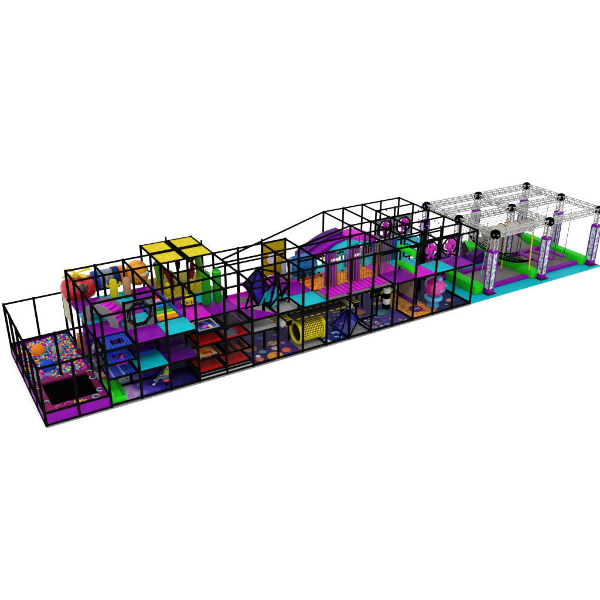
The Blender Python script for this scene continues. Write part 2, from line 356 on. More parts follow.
# ================================================================ PIT
pit = empty('pit_enclosure', V(1, 2.5, 0), 'low black tube enclosure with purple padded kerb around ball pit and trampoline', 'enclosure')
P = []
for y in range(0, 6): P.append((0, y))
P += [(1, 0), (1, 2), (1, 5), (2, 5)]
for x, y in P: part('post', pit, lambda b: b.tube(V(x, y, -.01), V(x, y, 2.43), .056, K, 10))
def seg(a, c): part('rail', pit, lambda b: b.tube(a, c, .05, K))
for z in (.03, .53, 2.38):
    for y in range(5): seg(V(0, y, z), V(0, y + 1, z))
    for x in range(2):
        seg(V(x, 0, z), V(x + 1, 0, z)); seg(V(x, 5, z), V(x + 1, 5, z))
    seg(V(2, 4, z), V(2, 5, z))
for x in range(2): seg(V(x, 2, 2.38), V(x + 1, 2, 2.38))
part('kerb_panel', pit, lambda b: b.box(V(.04, -.01, .05), V(1.97, .03, .5), PUR), 'front purple kerb')
part('kerb_panel', pit, lambda b: b.box(V(-.01, .04, .05), V(.03, 4.96, .5), PUR))
part('kerb_panel', pit, lambda b: b.box(V(.04, 4.97, .05), V(1.97, 5.01, .5), PUR))
part('kerb_panel', pit, lambda b: b.box(V(1.93, .05, .05), V(1.96, 4.95, .5), DPUR))
tr = empty('trampoline', V(1, 1.05, 0), 'square black trampoline bed set in a maroon squiggle-printed pad', 'trampoline')
def pad(b):
    z0, z1 = .4, .52; X0, X1, Y0, Y1 = .05, 1.92, .05, 2.06; x0, x1, y0, y1 = .3, 1.75, .34, 1.8
    for a, c in [((X0, Y0), (X1, y0)), ((X0, y1), (X1, Y1)), ((X0, y0), (x0, y1)), ((x1, y0), (X1, y1))]: b.box(V(a[0], a[1], z0), V(c[0], c[1], z1), MAROON)
padp = part('pad', tr, pad)
part('bed', tr, lambda b: b.box(V(.28, .32, .38), V(1.77, 1.82, .44), BLK))
def squig(b):
    cols = [mat('print_aqua', (110, 215, 205), .5, .3), mat('print_pink', (225, 60, 200), .5, .3), mat('print_lemon', (235, 215, 80), .5, .3), mat('print_lime', (120, 220, 90), .5, .3)]
    for x, y, r, a0, a1, c in [(1.6, .18, .11, 0, 5.5, 0), (1.83, .5, .1, 1, 5, 0), (.75, .2, .1, 0, 3.4, 1), (.45, .15, .08, .5, 4, 1), (1.0, .2, .06, 2, 5, 2), (1.84, 1.35, .1, 2, 6, 0), (1.84, 1.75, .08, 0, 3, 3),
                               (1.35, 1.93, .1, 3, 6.4, 0), (1.75, 2.0, .07, 0, 5, 1), (.18, .6, .09, 0, 3, 0), (.2, 1.1, .08, 1, 5, 0), (.17, 1.6, .07, 2, 6, 2), (1.25, .2, .07, 3, 5.5, 2), (.9, 1.93, .08, 0, 3, 3), (1.1, .16, .04, 0, 6, 2)]:
        b.path([V(x, y, .522) + Vector((math.cos(a0 + (a1 - a0) * k / 9) * r * G, math.sin(a0 + (a1 - a0) * k / 9) * r * G, 0)) for k in range(10)], .02, cols[c], 5)
part('printed_squiggle', padp, squig)
# ball pit basin
tag(part('ball_pit_basin', None, lambda b: (b.box(V(.06, 2.08, .02), V(1.9, 4.93, .3), DPUR))), 'purple soft basin filled with small coloured balls behind the trampoline', 'ball pit')
BC = [((20, 190, 215), 'turquoise'), ((225, 40, 190), 'magenta'), ((245, 215, 20), 'yellow'), ((30, 70, 205), 'blue'), ((110, 40, 170), 'purple'), ((240, 110, 30), 'orange'), ((225, 225, 235), 'white')]
BM = [mat('ball_' + n, c, .35, .5) for c, n in BC]
big = [((.71, 3.97), .30, ORG, 'orange'), ((.75, 2.75), .30, BLU, 'blue'), ((1.3, 3.62), .25, LGRY, 'grey')]
cand = []
random.seed(3)
r = .052; nx = int(1.8 * G / (2 * r)); k = 0
y = 2.12 * G; row = 0
while y < 4.9 * G:
    x = .1 * G + (row % 2) * r
    while x < 1.88 * G:
        if all((x - q[0][0] * G) ** 2 + (y - q[0][1] * G) ** 2 > (q[1] * .9) ** 2 for q in big): cand.append((x + random.uniform(-.01, .01), y + random.uniform(-.01, .01), .45 + random.uniform(-.04, .035)))
        x += 2 * r
    y += 1.75 * r; row += 1
cand.sort(key=lambda c: (Vector(c) - camp).length)
meshes = []
for m in BM:
    b = MB(); b.sphere((0, 0, 0), r, m, 10); o = b.build('pit_ball', loc=(0, 0, 0)); meshes.append(o)
used = [False] * len(BM); rest = MB()
wts = [5, 5, 5, 3, 2, 1.2, .4]
for i, c in enumerate(cand):
    q = random.choices(range(len(BM)), wts)[0]
    if i < 300:
        o = meshes[q] if not used[q] else meshes[q].copy()
        if used[q]: COL.objects.link(o)
        used[q] = True; o.location = c; tag(o, 'small %s plastic ball in the ball pit' % BC[q][1], 'ball', 'small %s balls in the ball pit' % BC[q][1])
    else: rest.sphere(c, r, BM[q], 8)
for q in range(len(BM)):
    if not used[q]: bpy.data.objects.remove(meshes[q])
o = rest.build('pit_ball', kind='stuff'); tag(o, 'mass of small multicoloured balls filling the back of the pit', 'balls')
for (x, y), rr, m, n in big: tag(part('big_ball', None, lambda b: b.sphere(V(x, y, .55), rr, m, 24)), 'large %s ball half sunk among the small balls' % n, 'ball')
# ================================================================ STRAP LEVELS
def strap_level(x0, x1, z, m, label, hole=None, sw=.07, gap=.028, y1=.97, second=None):
    t = empty('strap_level', V((x0 + x1) / 2, .5, z), label, 'climbing level')
    def fr(b):
        for y in (.03, y1): b.box(V(x0, y - .02, z - .08), V(x1, y + .02, z), K)
        for x in (x0 + .03, x1 - .03): b.box(V(x - .02, .05, z - .08), V(x + .02, y1 - .02, z - .002), K)
    part('level_frame', t, fr)
    x = x0 * G + .09; n = 0
    while x + sw < x1 * G - .06:
        xm = (x + sw / 2) / G; mm = m if second is None or random.random() < .6 else second
        segs = [(.06, y1 - .03)]
        if hole and hole[0] < xm < hole[1]: segs = [(.06, hole[2]), (hole[3], y1 - .03)]
        for a, c in segs:
            if c > a: part('strap', t, lambda b: b.box(V(0, a, z - .045) + Vector((x, 0, 0)), V(0, c, z - .02) + Vector((x + sw, 0, 0)), mm))
        x += sw + gap; n += 1
    return t
strap_level(2.02, 2.98, D1, BLU, 'topmost blue strap level left of the purple decks', (2.3, 2.72, .3, .65))
strap_level(2.02, 2.98, 1.8, BLU, 'middle blue strap level with a hole showing pink', (2.3, 2.72, .25, .6), second=NETB)
strap_level(2.02, 2.98, 1.2, BLU, 'lowest blue strap level above the green ramp', second=mat('pale_blue_strap', (120, 150, 225)))
for x, z, m, n in [(2.5, 1.9, MAG, 'pink'), ]:
    tag(part('foam_wedge', None, lambda b: b.prism([V(2.42, .35, 1.45), V(2.75, .35, 1.45), V(2.62, .4, 1.78)], (0, .1, 0), MAG)), 'small pink triangular foam wedge in the hole of the middle blue strap level', 'foam wedge')
MV = mat('violet_strap', (86, 30, 110), .6, .2); OR2 = mat('rust_strap', (150, 60, 20), .6, .2); BK2 = mat('black_strap', (24, 20, 28), .6, .2); R2 = mat('red_strap', (215, 14, 10), .5, .3, .1)
def pic(x0, x1, y0, y1, z, m, label):
    t = empty('picture_panel', V(x0, y0, z), label, 'panel')
    part('panel_border', t, lambda b: b.box(V(x0, y0, z + .003), V(x1, y1, z + .02), LGRY))
    part('picture', t, lambda b: b.box(V(x0 + .06, y0 + .06, z + .012), V(x1 - .06, y1 - .06, z + .028), m))
PIC1 = ramp_mat('cartoon_print_blue', [(0, (20, 16, 40)), (.35, (30, 60, 190)), (.6, (20, 18, 40)), (.8, (230, 200, 50)), (.9, (200, 60, 190))], 5, kind='voronoi')
PIC2 = ramp_mat('cartoon_print_orange', [(0, (230, 120, 20)), (.35, (240, 180, 40)), (.7, (200, 50, 20)), (.92, (240, 220, 200))], 5, kind='voronoi')
strap_level(5.03, 6, D2, BK2, 'black strap level of the left bay at deck height holding a blue cartoon picture', second=BK2); strap_level(6, 6.97, D2, BK2, 'black and violet strap level at deck height in the right bay', second=MV)
pic(5.12, 5.85, .12, .8, D2, PIC1, 'grey framed panel with blue cartoon print on the top black strap level')
strap_level(5.03, 6, 1.57, R2, 'upper red strap level in the left bay'); strap_level(6, 6.97, 1.57, R2, 'upper red strap level with a square hole in the right bay', (6.12, 6.62, .2, .8))
tag(part('grey_pad', None, lambda b: b.box(V(6.13, .2, 1.36), V(6.6, .78, 1.46), LGRY, .02)), 'grey square pad seen inside the hole of the upper red strap level', 'pad')
strap_level(5.03, 6, .95, BK2, 'lower black strap level holding an orange cartoon picture', second=OR2); strap_level(6, 6.97, .95, BK2, 'lower black and rust strap level in the right bay', second=OR2)
pic(5.1, 5.75, .15, .8, .95, PIC2, 'grey framed panel with orange cartoon print on the lower black strap level')
strap_level(5.03, 6, .37, R2, 'lowest red strap level in the left bay'); strap_level(6, 6.97, .37, R2, 'lowest red strap level in the right bay')
tag(part('under_board', None, lambda b: b.box(V(5.08, .08, .2), V(6.92, .9, .23), LGRY)), 'pale grey board glimpsed through the gaps of the lowest red straps', 'board')
tag(part('kick_board', None, lambda b: b.box(V(5.05, -.02, .1), V(6.95, .0, .16), LGRY)), 'thin pale kick board below the lowest red strap levels', 'board')
# ================================================================ FIRST DECK ITEMS
gr = empty('foam_ramp', V(2.3, .6, 0), 'bright green foam ramp with a groove beside the trampoline', 'foam ramp')
part('ramp_body', gr, lambda b: b.prism([V(2.05, .06, .02), V(2.05, .06, .3), V(2.05, 1.15, .42), V(2.05, 1.15, .02)], (.46 * G, 0, 0), GRN))
part('ramp_kerb', gr, lambda b: b.box(V(2.05, .07, .2), V(2.14, 1.12, .5), GRN, .02)); part('ramp_kerb', gr, lambda b: b.box(V(2.42, .07, .2), V(2.51, 1.12, .48), DGRN, .02))
mu = empty('mural_board', V(2.5, 1.2, 0), 'pale blue low board with colourful cartoon print and red top under the blue straps', 'board')
mub = part('board', mu, lambda b: b.box(V(2.1, 1.18, .02), V(2.98, 1.23, .42), mat('pale_blue_board', (150, 205, 225), .5, .2)))
part('top_trim', mu, lambda b: b.box(V(2.1, 1.17, .42), V(2.98, 1.24, .5), RED))
def mspots(b):
    random.seed(5)
    for i in range(16):
        c = random.choice([(240, 220, 80), (230, 70, 60), (70, 170, 90), (60, 90, 200), (240, 240, 240)]); x = 2.2 + random.random() * .7; z = .1 + random.random() * .25
        b.box(V(x, 1.17, z), V(x + .05, 1.182, z + .05), mat('print_%d_%d_%d' % c, c))
part('printed_figure', mub, mspots)
# rear wall pieces seen through the pit side
tag(part('wall_panel', None, lambda b: b.box(V(1.97, 4.05, 1.3), V(2.02, 4.95, 2.3), CREAM)), 'cream wall panel at the back right of the ball pit', 'panel')
tag(part('foam_block', None, lambda b: b.prism([V(2.05, 3.3, .05), V(2.05, 3.9, .05), V(2.05, 3.9, 1.0), V(2.05, 3.55, 1.05)], (.3 * G, 0, 0), ORG)), 'orange slanted foam block behind the ball pit', 'foam block')
tag(part('wall_panel', None, lambda b: b.box(V(2.1, 3.0, .05), V(4.8, 3.05, 2.2), ramp_mat('nebula_wall_print', [(.3, (40, 24, 130)), (.46, (100, 40, 190)), (.56, (190, 70, 200)), (.62, (50, 90, 220)), (.7, (60, 190, 120))], 1.6))), 'dark purple nebula wall panel in the shade beneath the decks', 'panel')
rf = empty('rocket_figure', V(2.35, 2.4, 0), 'grey tube figure with mesh body standing under the first deck', 'figure')
part('body', rf, lambda b: b.revolve(V(2.35, 2.4, .02), [(0, .2), (.5, .24), (1.1, .2), (1.4, .08)], ramp_mat('grey_checked_vinyl', [(0, (110, 110, 120)), (.5, (190, 190, 200)), (.8, (70, 60, 110))], 8, kind='voronoi')))
for s in (-1, 1): part('fin', rf, lambda b: b.prism([V(2.35 + s * .18, 2.4, .05), V(2.35 + s * .32, 2.4, .02), V(2.35 + s * .18, 2.4, .6)], (0, .04, 0), LGRY))
# bulges under the deck: purple punch bags and an olive pad
for k, (x, y, m, l) in enumerate([(3.6, 1.5, mat('olive_vinyl', (120, 140, 20)), 'olive green bag hanging beneath the purple deck'), (4.2, 1.6, DPUR, 'glossy dark purple bag hanging beneath the turquoise deck'), (4.7, 1.5, DPUR, 'dark purple bag hanging left of the red straps')]):
    t = empty('punch_bag', V(x, y, 1.3), l, 'hanging bag')
    part('bag', t, lambda b: b.revolve(V(x, y, 1.3), [(0, .02), (.03, .12), (.1, .15), (.6, .15), (.68, .1), (.72, .02)], m)); part('strap', t, lambda b: b.tube(V(x, y, 2.0), V(x, y, 2.3), .012, K, 5))
tag(part('crawl_beam', None, lambda b: b.box(V(3.1, .85, 1.24), V(3.9, .97, 1.36), BLU, .03)), 'dark blue foam beam at the back of the turquoise mid deck', 'foam beam')
# arch climber
ar = empty('arch_climber', V(2.75, 1.9, D1), 'grey arched climber with magenta roll steps on the first deck', 'climber')
AC = V(2.6, 1.95, D1 + .01); AS = Vector((.72, -1.02, 0)).normalized(); AN = Vector((1.02, .72, 0)).normalized()
def mk_arch(b, off, m, R=.88, h=.86, w=.4, N=18):
    for i in range(N):
        t0, t1 = math.pi * i / N, math.pi * (i + 1) / N; q = lambda t, k: AC + AN * off - AS * (R - k) * math.cos(t) + Vector((0, 0, (h - k * .9) * math.sin(t)))
        b.prism([q(t0, 0), q(t1, 0), q(t1, w), q(t0, w)], AN * .05, m)
GRYF = mat('grey_fabric', (128, 122, 130), .8, .05, .06)
part('side_panel', ar, lambda b: mk_arch(b, -.3, GRYF)); part('side_panel', ar, lambda b: mk_arch(b, .42, GRYF))
for i in range(9):
    t = math.pi * (.08 + .84 * i / 8); p = AC - AS * .68 * math.cos(t) + Vector((0, 0, .6 * math.sin(t) + .02))
    part('step_roll', ar, lambda b: b.tube(p - AN * .25, p + AN * .42, .095, MAG, 12))
# spider web frame
wb = empty('web_wall', V(3.5, 1, D1), 'grey square wall with a black octagonal web opening on the second bay', 'web panel')
cx, cz = 3.5 * G, D1 + .56; Yw = 1.02 * G
def octp(r, y=Yw): return [Vector((cx + r * math.cos(math.pi / 8 + k * math.pi / 4), y, cz + r * math.sin(math.pi / 8 + k * math.pi / 4))) for k in range(8)]
def wall(b):
    r = .40; o = octp(r); sq = []
    for p in o:
        dx, dz_ = p.x - cx, p.z - cz; s = .56 / max(abs(dx), abs(dz_)); sq.append(Vector((cx + dx * s, Yw, cz + dz_ * s)))
    for k in range(8):
        k2 = (k + 1) % 8; a, c = sq[k], sq[k2]; pl = [o[k], a]
        if abs(a.x - c.x) > .01 and abs(a.z - c.z) > .01: pl.append(Vector((cx + .56 * (1 if (a.x + c.x) / 2 > cx else -1), Yw, cz + .56 * (1 if (a.z + c.z) / 2 > cz else -1))))
        pl += [c, o[k2]]; b.prism(pl, (0, .05, 0), GRY)
part('panel', wb, wall)
def web(b):
    for r in (.41, .46, .52): 
        o = octp(r, Yw - .015)
        for k in range(8): b.tube(o[k], o[(k + 1) % 8], .019, K, 5)
    a, c = octp(.39, Yw - .02), octp(.56, Yw - .02)
    for k in range(8): b.tube(a[k], c[k], .022, K, 5)
part('web_cord', wb, web)
# rainbow roller steps
rb = empty('rainbow_steps', V(4.5, 2, D1), 'row of rainbow coloured foam slats between blue kerbs', 'foam steps')
cols = [(236, 130, 16), (240, 205, 20), (70, 190, 60), (10, 120, 70), (20, 130, 225), (170, 110, 190), (225, 150, 200), (205, 15, 20)]
nm = ['orange', 'yellow', 'green', 'dark green', 'blue', 'violet', 'pink', 'red']
for i, c in enumerate(cols):
    y = 1.1 + i * .235
    part('slat', rb, lambda b: b.box(V(4.1, y, D1 - .04), V(4.85, y + .17, D1 + .06), mat('foam_' + nm[i].replace(' ', '_'), c, .5, .3, .06), .03), nm[i] + ' foam slat')
for x in (4.03, 4.87): part('kerb', rb, lambda b: b.box(V(x, 1.05, D1 - .06), V(x + .08, 2.98, D1 + .09), BLU, .02))
part('tray', rb, lambda b: b.box(V(4.1, 1.05, D1 - .1), V(4.87, 2.98, D1 - .05), NAVY))
# hanging figures
def figure_bag(x, y, m, label, foot=None):
    t = empty('punch_bag', V(x, y, D1), label, 'hanging bag'); 
    part('bag', t, lambda b: b.revolve(V(x, y, D1 + .12), [(0, .05), (.02, .15), (.08, .17), (.66, .16), (.76, .13), (.8, .03)], m))
    for s in (-1, 1): part('arm', t, lambda b: b.path([V(x, y, D1 + .62) + Vector((s * .13, -.02 * s, 0)), V(x, y, D1 + .64) + Vector((s * .26, -.04 * s, 0)), V(x, y, D1 + .74) + Vector((s * .29, -.05 * s, 0))], .05, m, 8))
    part('rope', t, lambda b: b.tube(V(x, y, D1 + .9), V(x, y, T - .03), .012, CRD, 5))
    if foot: part('foot', t, lambda b: b.revolve(V(x, y, D1 + .01), [(0, .06), (.1, .09)], foot))
figure_bag(3.42, 3.45, YEL, 'yellow cactus-shaped bag with two arms hanging above the turquoise deck')
figure_bag(3.87, 3.4, TAN, 'tan cactus-shaped bag with two arms beside the yellow one', DRED)
# helicopter, tube and planet behind the frame
hc = V(2.47, 4.55, 2.66)
h = empty('helicopter_pod', hc - Vector((0, 0, .75)), 'glossy red round helicopter pod with yellow rotor at the back left', 'play pod')
def hb(b):
    b.revolve(hc - Vector((.72, 0, 0)), [(0, .05), (.03, .26), (.12, .42), (.35, .54), (.7, .57), (1.05, .54), (1.3, .45), (1.36, .38)], RED, (1, 0, 0), 24)
hbody = part('body', h, hb)
for y in (-.35, .35): part('skid', h, lambda b: b.path([hc + Vector((-.35, y, -.72)), hc + Vector((-.1, y, -.78)), hc + Vector((.35, y, -.78)), hc + Vector((.55, y, -.7))], .05, RED, 8))
for x in (-.2, .35):
    for y in (-.35, .35): part('strut', h, lambda b: b.tube(hc + Vector((x, y, -.5)), hc + Vector((x, y, -.78)), .05, RED, 8))
part('window', hbody, lambda b: b.revolve(hc + Vector((.1, -.5, .15)), [(0, .22), (.08, .2), (.14, .1)], mat('dark_glass', (70, 8, 14), .15, .7), (.1, -1, .35), 16))
mast = part('mast', h, lambda b: b.revolve(hc + Vector((0, 0, .52)), [(0, .16), (.12, .14), (.14, .07), (.18, .07)], YEL))
for k in range(4):
    t = .35 + k * math.pi / 2
    def blade(b):
        d = Vector((math.cos(t), math.sin(t), 0)); w = Vector((-d.y, d.x, 0)) * .8; c = hc + Vector((0, 0, .68))
        b.prism([c + d * .05 + w * .04, c + d * .35 + w * .12, c + d * .64 + w * .12, c + d * .68, c + d * .64 - w * .12, c + d * .35 - w * .12, c + d * .05 - w * .04], (0, 0, .035), YEL)
    part('rotor_blade', mast, blade)
tb = empty('crawl_tube', V(3.5, 4.6, 2.3), 'navy and clear crawl tube joining red pod and orange planet', 'crawl tube')
tz = 2.84
for a, c, m, rr in [(3.0, 3.22, BLU, .4), (3.22, 3.7, mat('frosted_grey_window', (105, 125, 150), .25, .6), .41), (3.7, 3.95, NAVY, .44), (3.95, 4.15, ORG, .42)]:
    part('tube_section', tb, lambda b: b.revolve(V(a, 4.6, tz), [(0, rr * .97), (.02, rr), ((c - a) * G - .02, rr), ((c - a) * G, rr * .97)], m, (1, 0, 0), 24))
part('tube_belly', tb, lambda b: b.box(V(3.0, 4.45, tz - .47), V(3.95, 4.75, tz - .36), NAVY, .03))
for i in range(3): part('window', tb, lambda b: b.box(V(3.26 + i * .14, 4.6, tz + .05) + Vector((0, -.44, 0)), V(3.37 + i * .14, 4.6, tz + .27) + Vector((0, -.37, 0)), LGRY, .02))
op = empty('planet_pod', V(4.65, 4.5, 2.2), 'orange planet-shaped pod with a small white plane badge', 'play pod')
opb = part('body', op, lambda b: b.sphere(V(4.62, 4.5, 2.84), .56, ORGP, 26, (.92, 1, 1)))
badge = part('badge', opb, lambda b: b.prism([V(4.62, 4.5, 2.95) + Vector(v) for v in ((-.05, -.57, -.04), (.12, -.58, -.08), (.38, -.45, -.02), (.34, -.46, .07), (.1, -.57, .06))], (0, -.03, 0), WHT))
part('badge_nose', opb, lambda b: b.sphere(V(4.62, 4.5, 2.97) + Vector((.4, -.42, -.0)), .06, CHAR))
# hanging bags in the yellow room
OLV = mat('lime_vinyl', (104, 178, 20), .4, .4, .1)
def banana(x, y, z0, z1, m, lean, label, r=.13):
    t = empty('hanging_bag', V(x, y, z0), label, 'hanging bag')
    N = 9; pts = []; rs = []
    for i in range(N):
        k = i / (N - 1); pts.append(V(x, y, z0 + (z1 - z0) * k) + Vector((lean * k, 0, 0)) + Vector((.1 * math.sin(math.pi * k), 0, 0))); rs.append(r * (math.sin(math.pi * (.08 + .84 * k))) ** .5)
    part('bag', t, lambda b: b.path(pts, rs, m, 12)); part('strap', t, lambda b: b.tube(pts[-1], Vector((pts[-1].x, pts[-1].y, T)), .014, K, 5))
banana(5.25, 3.9, 2.45, 3.45, OLV, -.15, 'wide lime green bag hanging at the left of the yellow room', .2)
banana(5.62, 3.6, 2.2, 3.3, DRED, -.4, 'slanting dark red bag right of the wide green bag')
banana(6.15, 4.4, 2.6, 3.6, DRED, -.2, 'dark red bag hanging at the back of the yellow room')
banana(6.2, 3.6, 2.3, 3.3, DRED, .25, 'dark red bag leaning right in the middle of the yellow room')
banana(6.5, 4.3, 2.9, 3.6, LGRY, 0, 'grey bag hanging high in the yellow room')
banana(6.75, 3.9, 2.3, 3.4, OLV, -.05, 'lime green bag hanging at the right of the yellow room', .16)
banana(7.0, 4.6, 2.4, 3.5, OLV, .0, 'slim lime green bag behind the roof corner', .14)
banana(6.8, 4.6, 2.8, 3.6, DRED, .15, 'short dark red bag hanging behind the green one')
for k, (x, y, hh) in enumerate([(5.3, 3.3, .5), (5.75, 4.1, .6), (6.2, 3.25, .45), (6.45, 3.75, .55), (6.8, 3.3, .5), (5.4, 4.5, .6)]):
    tag(part('foam_post', None, lambda b: b.revolve(V(x, y, D2 + .03), [(0, .1), (.02, .12), (hh, .11), (hh + .06, .04)], YEL, n=14)), 'short yellow foam post on the yellow deck, ' + ['front left', 'middle', 'front centre', 'right of the middle', 'front right', 'back left'][k], 'foam post', 'short yellow foam posts')
gw = empty('gear_wheel', V(5.55, 2.15, D2), 'yellow spiked wheel with blue dots lying before the yellow room', 'spinner')
gwh = part('wheel', gw, lambda b: b.disc(V(5.6, 2.15, D2 + .12), .3, .3, .22, YEL, 24, 0, .22))
part('top_dome', gwh, lambda b: b.sphere(V(5.6, 2.15, D2 + .34), .2, YEL, 16, (1, 1, .6)))
def dots(b):
    for k in range(9):
        t = k * 2 * math.pi / 9; b.sphere(V(5.6, 2.15, D2 + .24) + Vector((math.cos(t) * .27, math.sin(t) * .27, 0)), .05, BLU, 8)
part('dot', gwh, dots)
for k, (x, y) in enumerate([(6.14, 1.75), (6.55, 1.75)]):
    t = empty('column_bag', V(x, y, D2), ['left one of two tall dark green column bags', 'right one of two tall dark green column bags'][k], 'hanging bag', 'tall green column bags')
    part('bag', t, lambda b: b.revolve(V(x, y, D2 + .05), [(0, .05), (.03, .14), (.1, .19), (1.42, .19), (1.5, .12), (1.53, .04)], DGRN, n=18)); part('strap', t, lambda b: b.tube(V(x, y, D2 + 1.55), V(x, y, T + .02), .03, DGRN, 8))
    part('seam_cap', t, lambda b: b.revolve(V(x, y, D2 + 1.45), [(0, .195), (.04, .195), (.09, .12)], GRN, n=8))
mp = empty('magenta_ring_panel', V(7.2, 2.5, D2), 'magenta low kerb and grey round patch behind the purple triangle deck', 'panel')
part('panel', mp, lambda b: b.box(V(7.05, 1.95, D2), V(7.95, 2.0, D2 + .12), MAG)); part('opening', mp, lambda b: b.revolve(V(7.45, 1.5, D2 + .0), [(0, .26), (.03, .26)], GRY, (0, 0, 1), 20))
# ================================================================ NET CLIMBER
nc = empty('net_climber', V(7.9, 1, D2), 'tilted black tube cage with blue nets and turquoise wedges in the middle', 'net climber')
A = V(7.78, 1.05, 3.74); Rr = V(8.22, 1.0, 2.75); Bt = V(7.72, .95, 2.14); Lf = V(7.25, 1.1, 3.15)
A2 = V(8.5, .9, 3.45); B2 = V(7.98, .6, 2.1); L2 = V(7.25, .5, 3.2); R3 = V(8.75, .5, 3.1); M2 = V(8.0, .3, 3.3)
nodes = dict(A=A, R=Rr, B=Bt, L=Lf, A2=A2, B2=B2, L2=L2, R3=R3, M2=M2, C=V(7.25, .95, 2.2), E=V(8.7, 1.0, 2.2))
for p, q in [('A', 'L'), ('A', 'R'), ('L', 'B'), ('R', 'B'), ('A', 'A2'), ('A2', 'R'), ('A2', 'B2'), ('A2', 'R3'), ('R3', 'B2'), ('L', 'L2'), ('L2', 'M2'), ('M2', 'A2'), ('M2', 'R3'), ('L2', 'C'), ('A', 'L2'), ('R3', 'E'), ('R3', 'B2'), ('L2', 'B'), ('M2', 'A'), ('A2', 'E')]:
    part('cage_tube', nc, lambda b: b.tube(nodes[p], nodes[q], .045, K, 8))
def net(b, P, nu, nv, r, m):
    a, c, d, e = P   # corners a-c bottom, e-d top
    f = lambda u, v: (a * (1 - u) + c * u) * (1 - v) + (e * (1 - u) + d * u) * v
    for i in range(nu + 1): b.path([f(i / nu, j / 6) for j in range(7)], r, m, 4)
    for j in range(nv + 1): b.path([f(i / 6, j / nv) for i in range(7)], r, m, 4)
NB2 = mat('navy_net_sheet', (30, 30, 185), .6, .2, .15)
PUS = mat('purple_strap', (110, 30, 170), .6, .2)
part('net', nc, lambda b: (net(b, [Bt, Rr, A, Lf], 9, 2, .014, PUS), b.prism([p + Vector((.01, .035, 0)) for p in (Bt, Rr, A, Lf)], (0, .02, 0), NB2)), 'large blue diamond net')
part('net', nc, lambda b: (net(b, [B2, B2 + Vector((.2, 0, .3)), A2, A2 - Vector((.25, 0, .3))], 3, 7, .014, PUS), b.prism([p + Vector((0, .035, 0)) for p in (B2, B2 + Vector((.2, 0, .3)), A2, A2 - Vector((.25, 0, .3)))], (0, .02, 0), NB2)), 'narrow blue net')
part('wedge', nc, lambda b: b.prism([Bt + Vector((.03, -.1, .02)), Bt + Vector((.5, .1, .05)), Rr + Vector((.05, -.05, -.05)), Bt + Vector((.32, -.1, .5))], (0, .05, 0), TUR), 'turquoise wedge')
part('wedge', nc, lambda b: b.prism([B2 + Vector((.05, 0, 0)), B2 + Vector((.5, 0, .1)), B2 + Vector((.48, .1, .7)), B2 + Vector((.3, 0, .6))], (0, .05, 0), TUR), 'turquoise wedge')
deck(8.1, 9, .3, 1.9, 1.9, LGRY, 'light grey lower deck panel')
# hazard belt road
rd = empty('crawl_road', V(9.6, .6, 1.6), 'black crawl track with yellow dashed lines and hazard striped ends', 'crawl track')
part('track', rd, lambda b: b.box(V(8.75, .06, 1.5), V(11.0, .7, 1.56), CHAR))
for y in (.1, .62):
    for i in range(8): part('dash', rd, lambda b: b.box(V(8.82 + i * .27, y - .02, 1.561), V(8.98 + i * .27, y + .02, 1.567), YEL))
for x0 in (8.02, 8.6, 10.85, 11.5):
    def hz(b):
        b.box(V(x0 - .1, .25, 1.25), V(x0 + .1, 1.05, 1.5), BLK, .03)
        for i in range(6): b.prism([V(x0 - .12, .28 + i * .13, 1.24), V(x0 - .12, .34 + i * .13, 1.24), V(x0 + .1, .34 + i * .13, 1.52), V(x0 + .1, .28 + i * .13, 1.52)], (-.008, 0, .01), YEL)
        for i in range(6): b.box(V(x0 - .1, .28 + i * .13, 1.5), V(x0 + .1, .34 + i * .13, 1.51), YEL)
    part('hazard_bumper', rd, hz)
for k, x in enumerate((8.32, 11.18)):
    tag(part('foam_roller', None, lambda b: b.revolve(V(x, .22, 1.42), [(0, .08), (.02, .15), (.9, .15), (.92, .08)], mat('pale_grey_vinyl', (160, 160, 160), .4, .4), (0, 1, 0), 20)), ['pale grey foam roller at the left end of the crawl track', 'pale grey foam roller at the right end of the crawl track'][k], 'foam roller')
# yellow logo board
lb = empty('logo_board', V(9.5, 3, D2), 'ochre yellow board with white round orange-rimmed emblem', 'board')
part('board', lb, lambda b: b.box(V(9.04, 3.0, D2), V(9.98, 3.04, T - .03), OYEL))
er = part('emblem_rim', lb, lambda b: b.revolve(V(9.42, 3.0, 2.98), [(0, .33), (.02, .33)], ORG, (0, -1, 0), 28))
part('emblem', er, lambda b: b.revolve(V(9.42, 3.0, 2.98), [(.02, .27), (.035, .27)], WHT, (0, -1, 0), 28))
part('emblem_mark', er, lambda b: b.prism([V(9.42, 2.965, 2.98) + Vector(v) for v in ((.1, 0, -.1), (.3, 0, -.02), (.14, 0, .1), (.16, 0, 0))], (0, -.015, 0), ORG))
rbt = empty('robot_bolsters', V(9.6, 2.2, D2), 'cluster of standing silver grey bolsters beside the blue barrel', 'bolster')
SIL = mat('silver_vinyl', (150, 155, 175), .35, .5, .1)
for i in range(4): part('bolster', rbt, lambda b: b.revolve(V(9.42 + i * .13, 2.15 + (i % 2) * .12, D2 + .02), [(0, .05), (.03, .085), (.95 + .06 * (i % 2), .085), (1.0 + .06 * (i % 2), .05)], SIL, n=12))
part('badge', rbt, lambda b: b.box(V(9.5, 2.05, D2 + .25), V(9.72, 2.08, D2 + .4), TAN))
bb = empty('barrel', V(10.4, 2.45, D2), 'blue swirled barrel lying on the turquoise deck', 'barrel')
part('barrel_body', bb, lambda b: b.revolve(V(9.93, 2.45, 2.66), [(0, .3), (.03, .42), (.15, .47), (.6, .49), (1.05, .47), (1.17, .42), (1.2, .3)], BARREL, (1, 0, 0), 28))
part('cradle', bb, lambda b: b.box(V(9.95, 2.2, D2), V(11.1, 2.6, D2 + .1), TUR, .02)); part('rim_bar', bb, lambda b: b.path([V(10.02, 1.98, D2 + .06), V(10.6, 2.0, D2 + .08), V(11.3, 2.02, D2 + .1)], .045, RED, 8))
